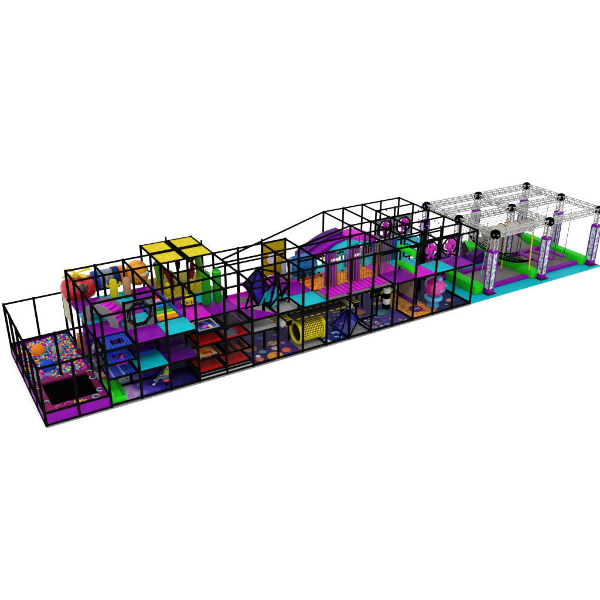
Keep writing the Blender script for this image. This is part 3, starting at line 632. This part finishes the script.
for i in range(5): part('peg', bb, lambda b: b.box(V(10.15 + i * .2, 2.08, D2 + .02), V(10.2 + i * .2, 2.14, D2 + .16), K))
# wave slide
ws = empty('wave_slide', V(12.4, 4, D2), 'wide curved wave slide of purple, turquoise and magenta lanes', 'slide')
def lane(pts, y0, y1, th, m):
    def f(b):
        for i in range(len(pts) - 1):
            a, c = pts[i], pts[i + 1]; b.prism([V(a[0], y0, a[1] - th), V(c[0], y0, c[1] - th), V(c[0], y0, c[1]), V(a[0], y0, a[1])], (0, (y1 - y0) * G, 0), m)
    return f
def smooth(p, n=4):
    out = []
    for i in range(len(p) - 1):
        p0, p1, p2, p3 = p[max(i - 1, 0)], p[i], p[i + 1], p[min(i + 2, len(p) - 1)]
        for k in range(n):
            t = k / n; out.append(tuple(.5 * (2 * p1[d] + (p2[d] - p0[d]) * t + (2 * p0[d] - 5 * p1[d] + 4 * p2[d] - p3[d]) * t * t + (3 * p1[d] - p0[d] - 3 * p2[d] + p3[d]) * t ** 3) for d in (0, 1)))
    return out + [p[-1]]
part('lane', ws, lane(smooth([(11.3, 2.25), (11.7, 2.5), (12.3, 2.85), (12.8, 3.02), (13.3, 3.1)]), 3.95, 4.5, .5, DPUR), 'deep purple back lane')
part('lane', ws, lane(smooth([(11.5, 2.25), (12.1, 2.6), (12.6, 2.83), (13.1, 2.92)]), 3.5, 3.94, .3, PUR), 'purple lane')
part('lane', ws, lane(smooth([(12.2, 2.35), (12.5, 2.6), (12.8, 2.75), (13.5, 2.85), (14.1, 2.72)]), 3.0, 3.49, .3, TUR), 'turquoise lane')
part('lane', ws, lane(smooth([(13.25, 2.98), (13.7, 3.05), (14.2, 2.95), (14.7, 2.7)]), 3.5, 4.2, .35, MAG), 'magenta lane')
part('hump', ws, lambda b: b.revolve(V(13.45, 3.4, 2.7), [(0, .1), (.03, .32), (.5, .36), (.95, .3), (1.0, .1)], MAG, (1, 0, 0), 22))
part('hump_skirt', ws, lambda b: b.box(V(13.3, 3.1, 2.2), V(14.35, 3.5, 2.5), PUR, .05))
# planet print wall and cords behind bridge
PRN = ramp_mat('planet_wall_print', [(.25, (20, 40, 90)), (.5, (30, 70, 140)), (.6, (24, 40, 90)), (.7, (190, 150, 170)), (.78, (230, 140, 40))], 2.2, dist=.5)
tag(part('wall_panel', None, lambda b: b.box(V(13.35, 1.92, D2), V(14.55, 1.96, 3.3), PRN)), 'navy wall panel printed with planets behind the cord curtain', 'panel')
cc = empty('cord_curtain', V(13, .6, D2), 'tan cord curtain hanging at the right end of the bridge', 'cord curtain')
for i in range(11): part('cord', cc, lambda b: b.tube(V(12.7 + i * .09, .9 + .02 * i, D2), V(12.7 + i * .09, .9 + .02 * i, T - .02), .014, CRD, 5))
for k, x in enumerate((12.05, 12.6)):
    t = empty('hanging_bag', V(x, 1.8, D2 + .3), ['blue hanging bag behind the middle of the bridge', 'turquoise hanging bag with white ball on top behind the bridge'][k], 'hanging bag')
    part('bag', t, lambda b: b.revolve(V(x, 1.8, D2 + .25), [(0, .05), (.05, .14), (.9, .14), (.98, .04)], (SBLU, TUR)[k], n=14)); part('strap', t, lambda b: b.tube(V(x, 1.8, D2 + 1.2), V(x, 1.8, T), .014, K, 5))
    if k: part('ball', t, lambda b: b.sphere(V(x, 1.75, D2 + 1.2), .12, WHT))
# ================================================================ UNDER THE BRIDGE
nt_ = empty('net_tube', V(9.5, .5, 0), 'yellow crawl tube of netting with padded end rings at the front', 'crawl tube')
tc = V(9.0, .5, .67); 
for x in (9.02, 10.02):
    part('end_ring', nt_, lambda b: b.path([V(x, .5, .68) + Vector((0, math.cos(t * 2 * math.pi / 32) * .48, math.sin(t * 2 * math.pi / 32) * .48)) for t in range(32)], .075, YEL, 10, True))
def mesh_tube(b):
    for i in range(28):
        t = i * 2 * math.pi / 28; d = Vector((0, math.cos(t) * .45, math.sin(t) * .45)); b.tube(V(9.04, .5, .68) + d, V(10.0, .5, .68) + d, .015, YEL, 5)
    for i in range(14):
        x = 9.08 + i * .07; b.path([V(x, .5, .68) + Vector((0, math.cos(t * 2 * math.pi / 24) * .455, math.sin(t * 2 * math.pi / 24) * .455)) for t in range(24)], .015, YEL, 5, True)
part('netting', nt_, mesh_tube)
part('liner', nt_, lambda b: b.loft([b.ring(V(9.04, .5, .68), (1, 0, 0), .425, 24), b.ring(V(10, .5, .68), (1, 0, 0), .425, 24)], CHAR, False))
pc = empty('net_pyramid', V(11.3, .6, 0), 'blue net pyramid in black tube frame below the bridge', 'net pyramid')
ap = V(11.22, .42, 1.2); q = [V(10.65, .12, .05), V(11.0, .02, .05), V(11.95, .3, .3), V(10.9, 1.1, .1)]
for w in q: part('pyramid_tube', pc, lambda b: b.tube(w, ap, .036, K, 8))
part('pyramid_tube', pc, lambda b: b.tube(V(11, .0, .05), V(11.45, .05, .8), .036, K, 8)); part('pyramid_tube', pc, lambda b: b.tube(V(11.45, .05, .8), V(12, 0, .25), .036, K, 8)); part('pyramid_tube', pc, lambda b: b.tube(V(11.45, .05, .8), ap, .036, K, 8))
part('net', pc, lambda b: (net(b, [q[3], q[1], ap, ap + Vector((-.02, .02, 0))], 9, 9, .012, NETB),))
part('net', pc, lambda b: (net(b, [q[3] + Vector((.1, .1, 0)), V(11.9, 1.1, .1), ap + Vector((.02, .05, 0)), ap], 9, 9, .014, NETB),))
part('net', pc, lambda b: (net(b, [q[1], V(11.45, .08, .78), ap, ap], 7, 7, .012, NETB),))
for k, x in enumerate((9.9, 10.25, 10.6)):
    t = empty('post_bag', V(x, 1.3, .02), ['navy padded pole behind the right ring of the net tube', 'navy padded pole between the net tube and the pyramid', 'navy padded pole behind the left foot of the net pyramid'][k], 'padded pole')
    part('pole_pad', t, lambda b: b.revolve(V(x, 1.3, .02), [(0, .1), (1.1, .1), (1.16, .04)], NAVY, n=12)); part('stripe', t, lambda b: b.box(V(x, 1.3, .2) + Vector((-.02, -.115, 0)), V(x, 1.3, 1.05) + Vector((.02, -.09, 0)), LGRY))
sb = empty('striped_bag', V(13.35, .88, .35), 'black and white banded punch bag hanging above the teal oval', 'punch bag')
for i in range(4): part('band', sb, lambda b: b.revolve(V(13.36, .88, .36 + i * .28), [(0, .17 if i else .12), (.02, .185), (.26, .185), (.28, .17 if i < 3 else .1)], (BLK, WHT)[i % 2], n=20), ('black', 'white')[i % 2] + ' band')
part('strap', sb, lambda b: b.tube(V(13.36, .88, 1.45), V(13.36, .88, D2 - .05), .02, K, 6))
lp = empty('light_panel', V(13.5, 1.6, .4), 'dark panel with round lime and cyan lights beneath the decks', 'light panel')
part('panel', lp, lambda b: b.box(V(12.9, 1.3, .8), V(14.0, 1.34, 1.5), BLK))
for i in range(5):
    for j in range(2): part('light', lp, lambda b: b.sphere(V(13.0 + i * .22, 1.28, .98 + j * .32), .1, (mat('lime_dome', (170, 225, 30), .4, .4), mat('cyan_dome', (30, 200, 220), .4, .4))[(i + j) % 2], 12, (1, .4, 1)))
sp = empty('string_panel', V(14, .5, .85), 'beige string panel standing on a purple foam roll', 'string panel')
part('foam_roll', sp, lambda b: b.revolve(V(14.02, .06, .92), [(0, .06), (.02, .11), (1.04, .11), (1.06, .06)], DPUR, (0, 1, 0), 16))
for i in range(12): part('string', sp, lambda b: b.box(V(14.01, .1 + i * .073, 1.02), V(14.03, .135 + i * .073, 2.08), mat('beige_string', (150, 120, 100), .7, .1, .1)))
part('backing', sp, lambda b: b.box(V(14.05, .08, 1.02), V(14.06, .95, 2.08), GRY))
pk = empty('ball_figure', V(15.45, .5, .02), 'big pink ball figure with blue cap, smile and ring base', 'ball figure')
pc0 = V(15.5, .55, 1.08)
pkb = part('body', pk, lambda b: b.sphere(pc0, .5, mat('pink_gloss', (205, 20, 150), .25, .5, .05), 30))
part('base_ring', pk, lambda b: b.path([V(15.5, .55, .5) + Vector((math.cos(t * math.pi / 16) * .33, math.sin(t * math.pi / 16) * .33, 0)) for t in range(32)], .12, mat('ice_blue_gloss', (70, 165, 220), .3, .5), 12, True))
part('base_stem', pk, lambda b: b.revolve(V(15.5, .55, .03), [(0, .3), (.05, .32), (.4, .2), (.62, .25)], MC['ice_blue_gloss']))
part('cap', pkb, lambda b: b.sphere(pc0 + Vector((.08, -.2, .45)), .16, MC['ice_blue_gloss'], 18))
def smile(b):
    pts = []
    for i in range(14):
        t = -.2 + i * 1.45 / 13; e = -.12 - .15 * math.sin(math.pi * i / 13) + .1 * i / 13
        d = Vector((math.sin(t) * .96, -math.cos(t) * .96, e)).normalized(); pts.append(pc0 + d * .505)
    b.path(pts, .035, MC['ice_blue_gloss'], 8); b.path([pts[-1], pts[-1] + Vector((.1, -.02, -.05)), pts[-1] + Vector((.18, -.02, -.02))], .03, MC['ice_blue_gloss'], 6)
part('smile', pkb, smile); part('eye', pkb, lambda b: b.sphere(pc0 + Vector((.44, -.26, .1)).normalized() * .49, .06, ORG))
# ================================================================ UPPER RIGHT ITEMS
for z in (2.48, 3.26):
    tag(part('foam_roller', None, lambda b: b.revolve(V(14.0, .08, z), [(0, .06), (.02, .14), (.04, .155), (1.2, .155), (1.22, .14), (1.24, .06)], GRN, (0, 1, 0), 18)),
        'bright green foam roller, %s of the two across the bay' % ('lower' if z < 3 else 'upper'), 'foam roller', 'green foam rollers')
CHM = mat('magenta_figure', (205, 40, 180), .4, .4, .1)
def hexp(x, y, z, r, n=6): return [V(x, y, z) + Vector((math.cos(k * 2 * math.pi / n + math.pi / n) * r, 0, math.sin(k * 2 * math.pi / n + math.pi / n) * r)) for k in range(n)]
def alien(x, y, z, label, grey):
    t = empty('hexagon_panel', V(x, y, D2), label, 'panel')
    h8 = hexp(x, y - .03, z, .46, 8)
    for k in range(8): part('rim', t, lambda b: b.tube(h8[k], h8[(k + 1) % 8], .045, K, 8)) if k < 8 else None
    def fig(b):
        b.sphere(V(x, y - .06, z + .02), .2, CHM, 14, (1.0, .6, 1.35)); b.sphere(V(x, y - .06, z + .27), .15, CHM, 10)
        for sx in (-1, 1):
            b.path([V(x, y - .06, z + .1) + Vector((sx * .1, 0, .05)), V(x, y - .06, z + .1) + Vector((sx * .25, 0, .1)), V(x, y - .06, z + .1) + Vector((sx * .28, 0, -.15))], .07, CHM, 8)
            b.path([V(x, y - .06, z - .15) + Vector((sx * .05, 0, 0)), V(x, y - .06, z - .3) + Vector((sx * .12, 0, -.05)), V(x, y - .06, z - .3) + Vector((sx * .2, 0, -.05))], .06, CHM, 8)
    part('figure', t, fig); part('mark', t, lambda b: b.box(V(x, y - .15, z - .08) + Vector((.02, -.03, 0)), V(x, y - .15, z + .12) + Vector((.07, 0, 0)), BLK))
    if grey:
        def pn_(b):
            H = hexp(x, y, z, .4, 8)
            for k in range(8):
                a, c = H[k], H[(k + 1) % 8]; ce = V(x, y, z)
                def out(p):
                    d = p - ce; s_ = .56 / max(abs(d.x), abs(d.z)); return ce + d * s_
                A_, C_ = out(a), out(c); pl = [a, A_]
                if abs(A_.x - C_.x) > .02 and abs(A_.z - C_.z) > .02: pl.append(ce + Vector((.56 if (A_.x + C_.x) / 2 > ce.x else -.56, 0, .56 if (A_.z + C_.z) / 2 > ce.z else -.56)))
                b.prism(pl + [C_, c], (0, .04, 0), LGRY)
        part('panel', t, pn_)
alien(15.5, 1, 2.74, 'front left black octagon opening with magenta figure above the turquoise deck', False)
alien(16.5, 1, 2.74, 'front right black octagon opening with magenta figure above the purple deck', False)
alien(15.5, 4, 2.74, 'back left grey panel with magenta figure in a black octagon', True)
alien(16.5, 4, 2.74, 'back right grey panel with magenta figure in a black octagon', True)
random.seed(21)
b = MB(); b.sphere((0, 0, 0), .045, mat('violet_ball', (118, 30, 180), .4, .4), 8); fb = b.build('foam_ball', loc=(0, 0, 0))
for i in range(48):
    o = fb if i == 0 else fb.copy()
    if i: COL.objects.link(o)
    o.location = V(random.uniform(14.9, 17.3), random.uniform(1.2, 4.0), random.uniform(2.4, 4.0))
    tag(o, 'tiny violet foam ball in the air of the upper right bays', 'ball', 'tiny violet foam balls in the air')
# ================================================================ CHILD
def person():
    r0 = empty('person', V(3.9, .35, 0), 'child in green shirt and blue jeans sitting on a red seat, legs forward', 'person')
    def skin(name, chain, rad, m, parent, edges=None, root=0, sub=2):
        me = bpy.data.meshes.new(name); off = parent.location if parent.parent is None else parent.parent.location
        me.from_pydata([Vector(c) - r0.location for c in chain], edges or [(i, i + 1) for i in range(len(chain) - 1)], []); o = bpy.data.objects.new(name, me); COL.objects.link(o); o.parent = parent
        sm = o.modifiers.new('skin', 'SKIN'); me.materials.append(m)
        for i, v in enumerate(me.skin_vertices[0].data): v.radius = (rad[i], rad[i]) if not isinstance(rad[i], tuple) else rad[i]; v.use_root = (i == root)
        su = o.modifiers.new('sub', 'SUBSURF'); su.levels = su.render_levels = sub; sm.use_smooth_shade = True
        return o
    hip = V(3.95, .32, .42); ch = hip + Vector((.08, .03, .27)); nk = hip + Vector((.1, .03, .40)); hd = hip + Vector((.09, .02, .52))
    f = Vector((-.8, .45, 0)).normalized(); sd = Vector((f.y, -f.x, 0))
    pts = [hip, ch, nk, hd]; rad = [.085, .1, .035, .075]; ed = [(0, 1), (1, 2), (2, 3)]
    def add(p, r, par): pts.append(p); rad.append(r); ed.append((par, len(pts) - 1)); return len(pts) - 1
    legs = []
    for s in (-1, 1):
        a = add(hip + sd * s * .07, .06, 0); kn = hip + sd * s * (.12) + f * .26 + Vector((0, 0, .03)); k = add(kn, .045, a)
        an = kn + f * .16 + Vector((0, 0, -.27)) + sd * s * .04; n = add(an, .028, k); add(an + f * .1 + Vector((0, 0, -.03)), .025, n); legs.append((hip + sd * s * .07, kn, an))
        sh = add(ch + sd * s * .11 + Vector((0, 0, .06)), .035, 1); el = add(ch + sd * s * .19 + f * .06 + Vector((0, 0, -.1)), .026, sh); wr_p = ch + sd * s * .13 + f * .2 + Vector((0, 0, -.17)); wr = add(wr_p, .018, el)
        pa = add(wr_p + f * .04, .02, wr)
        for q in range(4): add(wr_p + f * (.075 + .006 * (1 if q in (1, 2) else 0)) + sd * (q - 1.5) * .013 + Vector((0, 0, -.02)), .006, pa)
        add(wr_p + f * .05 - sd * s * .03, .007, pa)
    body = skin('body', pts, rad, SKIN, r0, ed)
    JN = mat('denim', (70, 95, 120), .8, .1, .15); SH = mat('lime_shirt', (130, 175, 40), .7, .1, .1)
    lp_, lr, le = [hip + Vector((0, 0, -.01))], [.098], []
    for a, k, n in legs:
        i = len(lp_); lp_ += [a, k, (k + n) / 2, n + Vector((0, 0, .02))]; lr += [.072, .056, .048, .042]; le += [(0, i), (i, i + 1), (i + 1, i + 2), (i + 2, i + 3)]
    skin('jeans', lp_, lr, JN, r0, le)
    skin('shirt', [hip + Vector((0, 0, .06)), ch, ch + Vector((0.01, 0, .07)), ch + sd * .13 + Vector((0, 0, .04)), ch - sd * .13 + Vector((0, 0, .04)), ch + sd * .19 + f * .05 + Vector((0, 0, -.06)), ch - sd * .19 + f * .05 + Vector((0, 0, -.06))], [.1, .115, .06, .05, .05, .04, .04], SH, r0, [(0, 1), (1, 2), (1, 3), (1, 4), (3, 5), (4, 6)])
    part('hair', r0, lambda b: b.sphere(hd + Vector((.012, -.005, .035)) - f * .01, .088, mat('fair_hair', (120, 130, 70), .8, .1), 16, (1, 1, .82)))
    def face(b):
        for s in (-1, 1): b.sphere(hd + f * .072 + sd * s * .03 + Vector((0, 0, .005)), .011, BLK, 8)
        b.sphere(hd + f * .085 + Vector((0, 0, -.015)), .012, SKIN, 8)
    part('face_feature', r0, face)
    for a, k, n in legs: part('shoe', r0, lambda b: b.sphere(n + f * .05 + Vector((0, 0, -.015)), .06, mat('cream_shoe', (215, 205, 160), .6, .2), 12, (1.1, .9, .6)))
person()
ss = empty('seat', V(3.95, .32, 0), 'small red round seat under the child', 'seat')
part('cushion', ss, lambda b: b.revolve(V(3.95, .32, .24), [(0, .12), (.02, .15), (.07, .15), (.09, .12)], RED)); part('stem', ss, lambda b: b.tube(V(3.95, .32, .012), V(3.95, .32, .24), .04, K)); 
# ================================================================ NINJA COURSE
b = MB(); b.box(V(17.0, -.02, -.03), V(25.15, 5.15, .0), TUR); tag(b.build('floor_mat'), 'wide turquoise floor mat under the aluminium truss course', 'floor mat')
b = MB(); b.box(V(15.02, 4.0, -.012), V(16.98, 5.1, .006), TUR); tag(b.build('floor_mat'), 'turquoise floor mat strip at the back right of the black frame', 'floor mat')
PX = [18.42, 21.58, 24.82]; PY = [.4, 2.58, 4.75]; NZ = 3.15; h = .15
def truss(b, p, q, w, r1, r2, n):
    p = Vector(p); q = Vector(q); a = (q - p).normalized(); u = Vector((0, 0, 1)) if abs(a.z) < .9 else Vector((1, 0, 0)); v = a.cross(u)
    C = [(u * i + v * j) * w for i, j in ((1, 1), (1, -1), (-1, -1), (-1, 1))]
    for c in C: b.tube(p + c, q + c, r1, ALU, 6)
    for k in range(n):
        s0 = p + (q - p) * k / n; s1 = p + (q - p) * (k + 1) / n
        for i in range(4):
            c0, c1 = C[i], C[(i + 1) % 4]
            if k % 2: c0, c1 = c1, c0
            b.tube(s0 + c0, s1 + c1, r2, ALU, 4)
def pillar_label(i, j):
    r_ = ['front', 'middle-row', 'back'][j]; c_ = ['left', 'centre', 'right'][i]; return 'truss pillar with purple padding and pale panels, %s %s of the course' % (r_, c_)
p0 = None
for j, y in enumerate(PY):
    for i, x in enumerate(PX):
        base = V(x, y, .0)
        if p0 is None:
            t = p0 = empty('truss_pillar', base, pillar_label(i, j), 'truss pillar', 'nine truss pillars of the course')
            part('base_plate', t, lambda b: b.box(base + Vector((-.3, -.3, .004)), base + Vector((.3, .3, .03)), CHAR))
            part('truss', t, lambda b: truss(b, base + Vector((0, 0, .03)), base + Vector((0, 0, NZ - .15)), .125, .032, .02, 15))
            part('foot_pad', t, lambda b: b.box(base + Vector((-.2, -.2, .035)), base + Vector((.2, .2, .27)), PUR, .02))
            part('collar', t, lambda b: b.box(base + Vector((-.2, -.2, 2.2)), base + Vector((.2, .2, 2.34)), PUR, .02))
            for sx in (-1, 1):
                for sy in (-1, 1): part('corner_pad', t, lambda b: b.box(base + Vector((sx * .17 - .03, sy * .17 - .03, .26)), base + Vector((sx * .17 + .03, sy * .17 + .03, 2.21)), PUR, .01))
            for s in (-1, 1):
                part('panel', t, lambda b: b.box(base + Vector((-.13, s * .165 - .008, .28)), base + Vector((.13, s * .165 + .008, 2.19)), BLOCKY))
                part('panel', t, lambda b: b.box(base + Vector((s * .165 - .008, -.13, .28)), base + Vector((s * .165 + .008, .13, 2.19)), BLOCKY))
            hub = part('hub', t, lambda b: (b.sphere(base + Vector((0, 0, NZ)), .25, BLK, 22, (1.02, 1.02, 1)),))
            for q in (.5, 2, 3.6, 4.4, 5.3): part('bolt', hub, lambda b: b.sphere(base + Vector((math.cos(q) * .245, math.sin(q) * .245, NZ + .03)), .035, ALU, 8))
        else: dup(p0, base, pillar_label(i, j))
beams = []
rn = ['front', 'middle', 'back']
for j, y in enumerate(PY):
    for i in range(2): beams.append((V(PX[i], y, NZ) + Vector((.22, 0, 0)), V(PX[i + 1], y, NZ) - Vector((.22, 0, 0)), 'aluminium box truss beam of the %s row, %s span' % (rn[j], ['left', 'right'][i])))
for i, x in enumerate(PX):
    for j in range(2): beams.append((V(x, PY[j], NZ) + Vector((0, .22, 0)), V(x, PY[j + 1], NZ) - Vector((0, .22, 0)), 'aluminium box truss cross beam on the %s side, %s half' % (['left', 'centre', 'right'][i], ['near', 'far'][j])))
for i in range(2): beams.append((V(PX[i], 3.68, NZ) + Vector((.16, 0, 0)), V(PX[i + 1], 3.68, NZ) - Vector((.16, 0, 0)), 'aluminium box truss beam between middle and back rows, %s span' % ['left', 'right'][i]))
for p, q, l in beams: tag(part('truss_beam', None, lambda b: truss(b, p, q, .13, .032, .021, int((q - p).length / .22))), l, 'truss beam', 'overhead truss beams')
def gbox(x0, x1, y0, y1, l, h=.48, m=GRN):
    tag(part('foam_barrier', None, lambda b: b.box(V(x0, y0, .01), V(x1, y1, h), m, .04)), l, 'foam barrier')
gbox(17.75, 18.22, .5, 2.35, 'long green foam barrier on the left beside the black frame')
gbox(21.1, 21.52, .5, 4.7, 'very long green foam barrier in the middle beneath the net hammock')
gbox(24.28, 24.68, .5, 4.2, 'long green foam barrier at the far right end')
gbox(20.55, 21.05, 3.75, 4.7, 'short tall green foam block beside the far end of the middle barrier', .62)
def pbox(x0, x1, y0, y1, l, h=.2): tag(part('foam_kerb', None, lambda b: b.box(V(x0, y0, .01), V(x1, y1, h), PUR, .03)), l, 'foam kerb')
pbox(18.65, 21.08, .62, .85, 'purple foam kerb at the front of the left grey pit'); pbox(21.75, 24.26, .62, .85, 'purple foam kerb at the front of the right grey pit')
pbox(17.3, 21.08, 2.35, 2.6, 'purple foam kerb at the back of the left grey pit'); pbox(21.54, 24.26, 2.75, 3.0, 'purple foam kerb at the back of the right grey pit')
GF = mat('grey_pit_floor', (128, 125, 120), .7, .15, .08, 1.2)
def gmat(x0, x1, y0, y1, l): tag(part('floor_mat', None, lambda b: b.box(V(x0, y0, .004), V(x1, y1, .05), GF)), l, 'floor mat')
gmat(18.24, 21.09, .86, 2.34, 'grey landing mat inside the left purple kerbs'); gmat(21.54, 24.27, .86, 2.74, 'grey landing mat under the swinging purple planks'); gmat(18.24, 24.27, 3.01, 4.9, 'grey landing mat of the back lane')
# grey wall pads behind barrel
tag(part('sloped_pad', None, lambda b: b.prism([V(21.6, 3.2, .05), V(21.6, 4.7, .05), V(21.6, 4.7, .6)], (2.4 * G, 0, 0), GF)), 'grey sloped pad behind the pale barrel', 'sloped pad')
# purple platform and quintuple steps
pbt = empty('stepped_platform', V(18, 3, 0), 'purple foam platform blocks with steep faces beside the black frame', 'foam platform')
part('block', pbt, lambda b: b.prism([V(18.1, 3.0, .02), V(19.75, 3.0, .02), V(19.5, 3.0, .86), V(19.0, 3.0, .62), V(18.5, 3.0, .95), V(18.1, 3.0, .95)], (0, .6, 0), DPUR))
part('block', pbt, lambda b: b.prism([V(19.85, 3.0, .02), V(20.75, 3.0, .02), V(20.6, 3.0, .72), V(20.1, 3.0, .5)], (0, .6, 0), DPUR))
part('block', pbt, lambda b: b.box(V(17.2, 2.7, .02), V(18.05, 3.5, .9), DPUR, .03))
tag(part('rebound_board', None, lambda b: b.prism([V(18.56, 2.5, 1.74), V(18.84, 2.5, 1.84), V(19.18, 2.5, 1.19), V(18.79, 2.5, 1.17)], (.03, .06, 0), CHAR)), 'dark tilted square rebound board above the purple blocks', 'rebound board')
tag(part('board_post', None, lambda b: b.tube(V(18.9, 2.6, .05), V(18.88, 2.6, 1.3), .03, CHAR)), 'thin dark post carrying the tilted rebound board', 'post')
# barrel roll
bl = empty('rolling_barrel', V(20.8, 1.9, 2.0), 'pale wooden rolling barrel with black hoops hung under the truss', 'barrel')
BA, BB = V(19.25, 1.75, 2.5), V(22.0, 1.75, 2.42); dv = (BB - BA).normalized()
part('drum', bl, lambda b: b.revolve(BA, [(0, .02), (.01, .33), ((BB - BA).length - .01, .33), ((BB - BA).length, .02)], TANB, dv, 32))
for k in (.02, .35, .68, .985): part('hoop', bl, lambda b: b.path([p for p in b.ring(BA + (BB - BA) * k, dv, .36, 28)], .022, BLK, 6, True))
for k in (.02, .985): part('hanger', bl, lambda b: b.tube(BA + (BB - BA) * k + Vector((0, 0, .34)), BA + (BB - BA) * k + Vector((0, 0, NZ - 2.55)), .02, CHAR, 6))
# hammock net
hm = empty('cargo_net', V(20, 1.6, .5), 'sagging black cargo net hung above the left grey pit', 'cargo net')
def ham(b):
    def f(u, v):
        z = 2.3 * (1 - u) ** 1.7 + .55 * u + .25 * u * (1 - u) + .3 * (2 * v - 1) ** 2
        return V(18.4 + 3.2 * u, .95 + .95 * v, z)
    for i in range(27): b.path([f(i / 26, j / 8) for j in range(9)], .017, BLK, 4)
    for j in range(11): b.path([f(i / 24, j / 10) for i in range(25)], .017, BLK, 4)
    for v in (0, 1): b.path([f(i / 24, v) for i in range(25)], .035, BLK, 6)
part('netting', hm, ham)
# ceiling grab net
cn = empty('ceiling_net', V(20, 1.5, NZ), 'white overhead rope grid stretched between the left trusses', 'ceiling net')
CW = mat('silver_rope', (150, 150, 150), .5, .3)
part('rope_grid', cn, lambda b: net(b, [V(18.6, .6, NZ - .12), V(21.4, .6, NZ - .12), V(21.4, 2.45, NZ - .12), V(18.6, 2.45, NZ - .12)], 11, 8, .011, CW))
sn = empty('side_net', V(18.5, 1.5, 2.2), 'pale rope net hanging beside the left front pillar', 'side net')
part('rope_grid', sn, lambda b: net(b, [V(18.4, .7, 2.3), V(18.4, 2.4, 2.3), V(18.4, 2.4, NZ - .15), V(18.4, .7, NZ - .15)], 9, 5, .011, CW))
cg = empty('monkey_bars', V(23, 1.5, NZ - .1), 'thin silver overhead bars spanning the right front truss cell', 'monkey bars')
for i in range(5): part('bar', cg, lambda b: b.tube(V(21.75, .9 + i * .36, NZ - .1), V(24.65, .9 + i * .36, NZ - .1), .022, ALU, 5))
# climbing ropes yellow
for k, (x, y, z1) in enumerate([(20.35, 1.62, 3.05), (21.12, .72, 2.6)]):
    tag(part('climbing_rope', None, lambda b: b.tube(V(x, y, .3 if k == 0 else .45), V(x + (.05 if k == 0 else -.1), y, z1), .032, YEL, 8)), ['left yellow rope beside the middle pillar', 'right yellow rope hanging from the end of the pale barrel'][k], 'rope')
# swinging planks
for k, x in enumerate((22.3, 23.05, 23.75)):
    t = empty('swing_plank', V(x, 1.7, .45), ['left swinging purple plank of the right pit', 'middle swinging purple plank of the right pit', 'right swinging purple plank of the right pit'][k], 'swing plank', 'purple swinging planks')
    pl = part('plank', t, lambda b: b.box(V(x - .13, 1.0, .4), V(x + .13, 2.5, .47), PUR, .02))
    for yy in (1.05, 2.4): part('rope', pl, lambda b: b.tube(V(x, yy, .47), V(x + .02, yy, NZ - .1), .02, CHAR, 6))
tag(part('hanging_rope', None, lambda b: b.tube(V(21.75, 2.1, .6), V(21.8, 2.1, NZ - .1), .02, CHAR, 5)), 'single thin dark rope in front of the pale barrel', 'rope')
ha = empty('pull_handle', V(18.2, .75, .8), 'thin cord with a blue handle by the left front pillar', 'pull cord')
part('cord', ha, lambda b: b.tube(V(18.1, .62, 1.05), V(18.3, .62, NZ - .2), .008, WHT, 4)); part('handle', ha, lambda b: b.revolve(V(18.1, .62, .9), [(0, .03), (.02, .06), (.13, .05), (.16, .02)], SBLU, n=12))
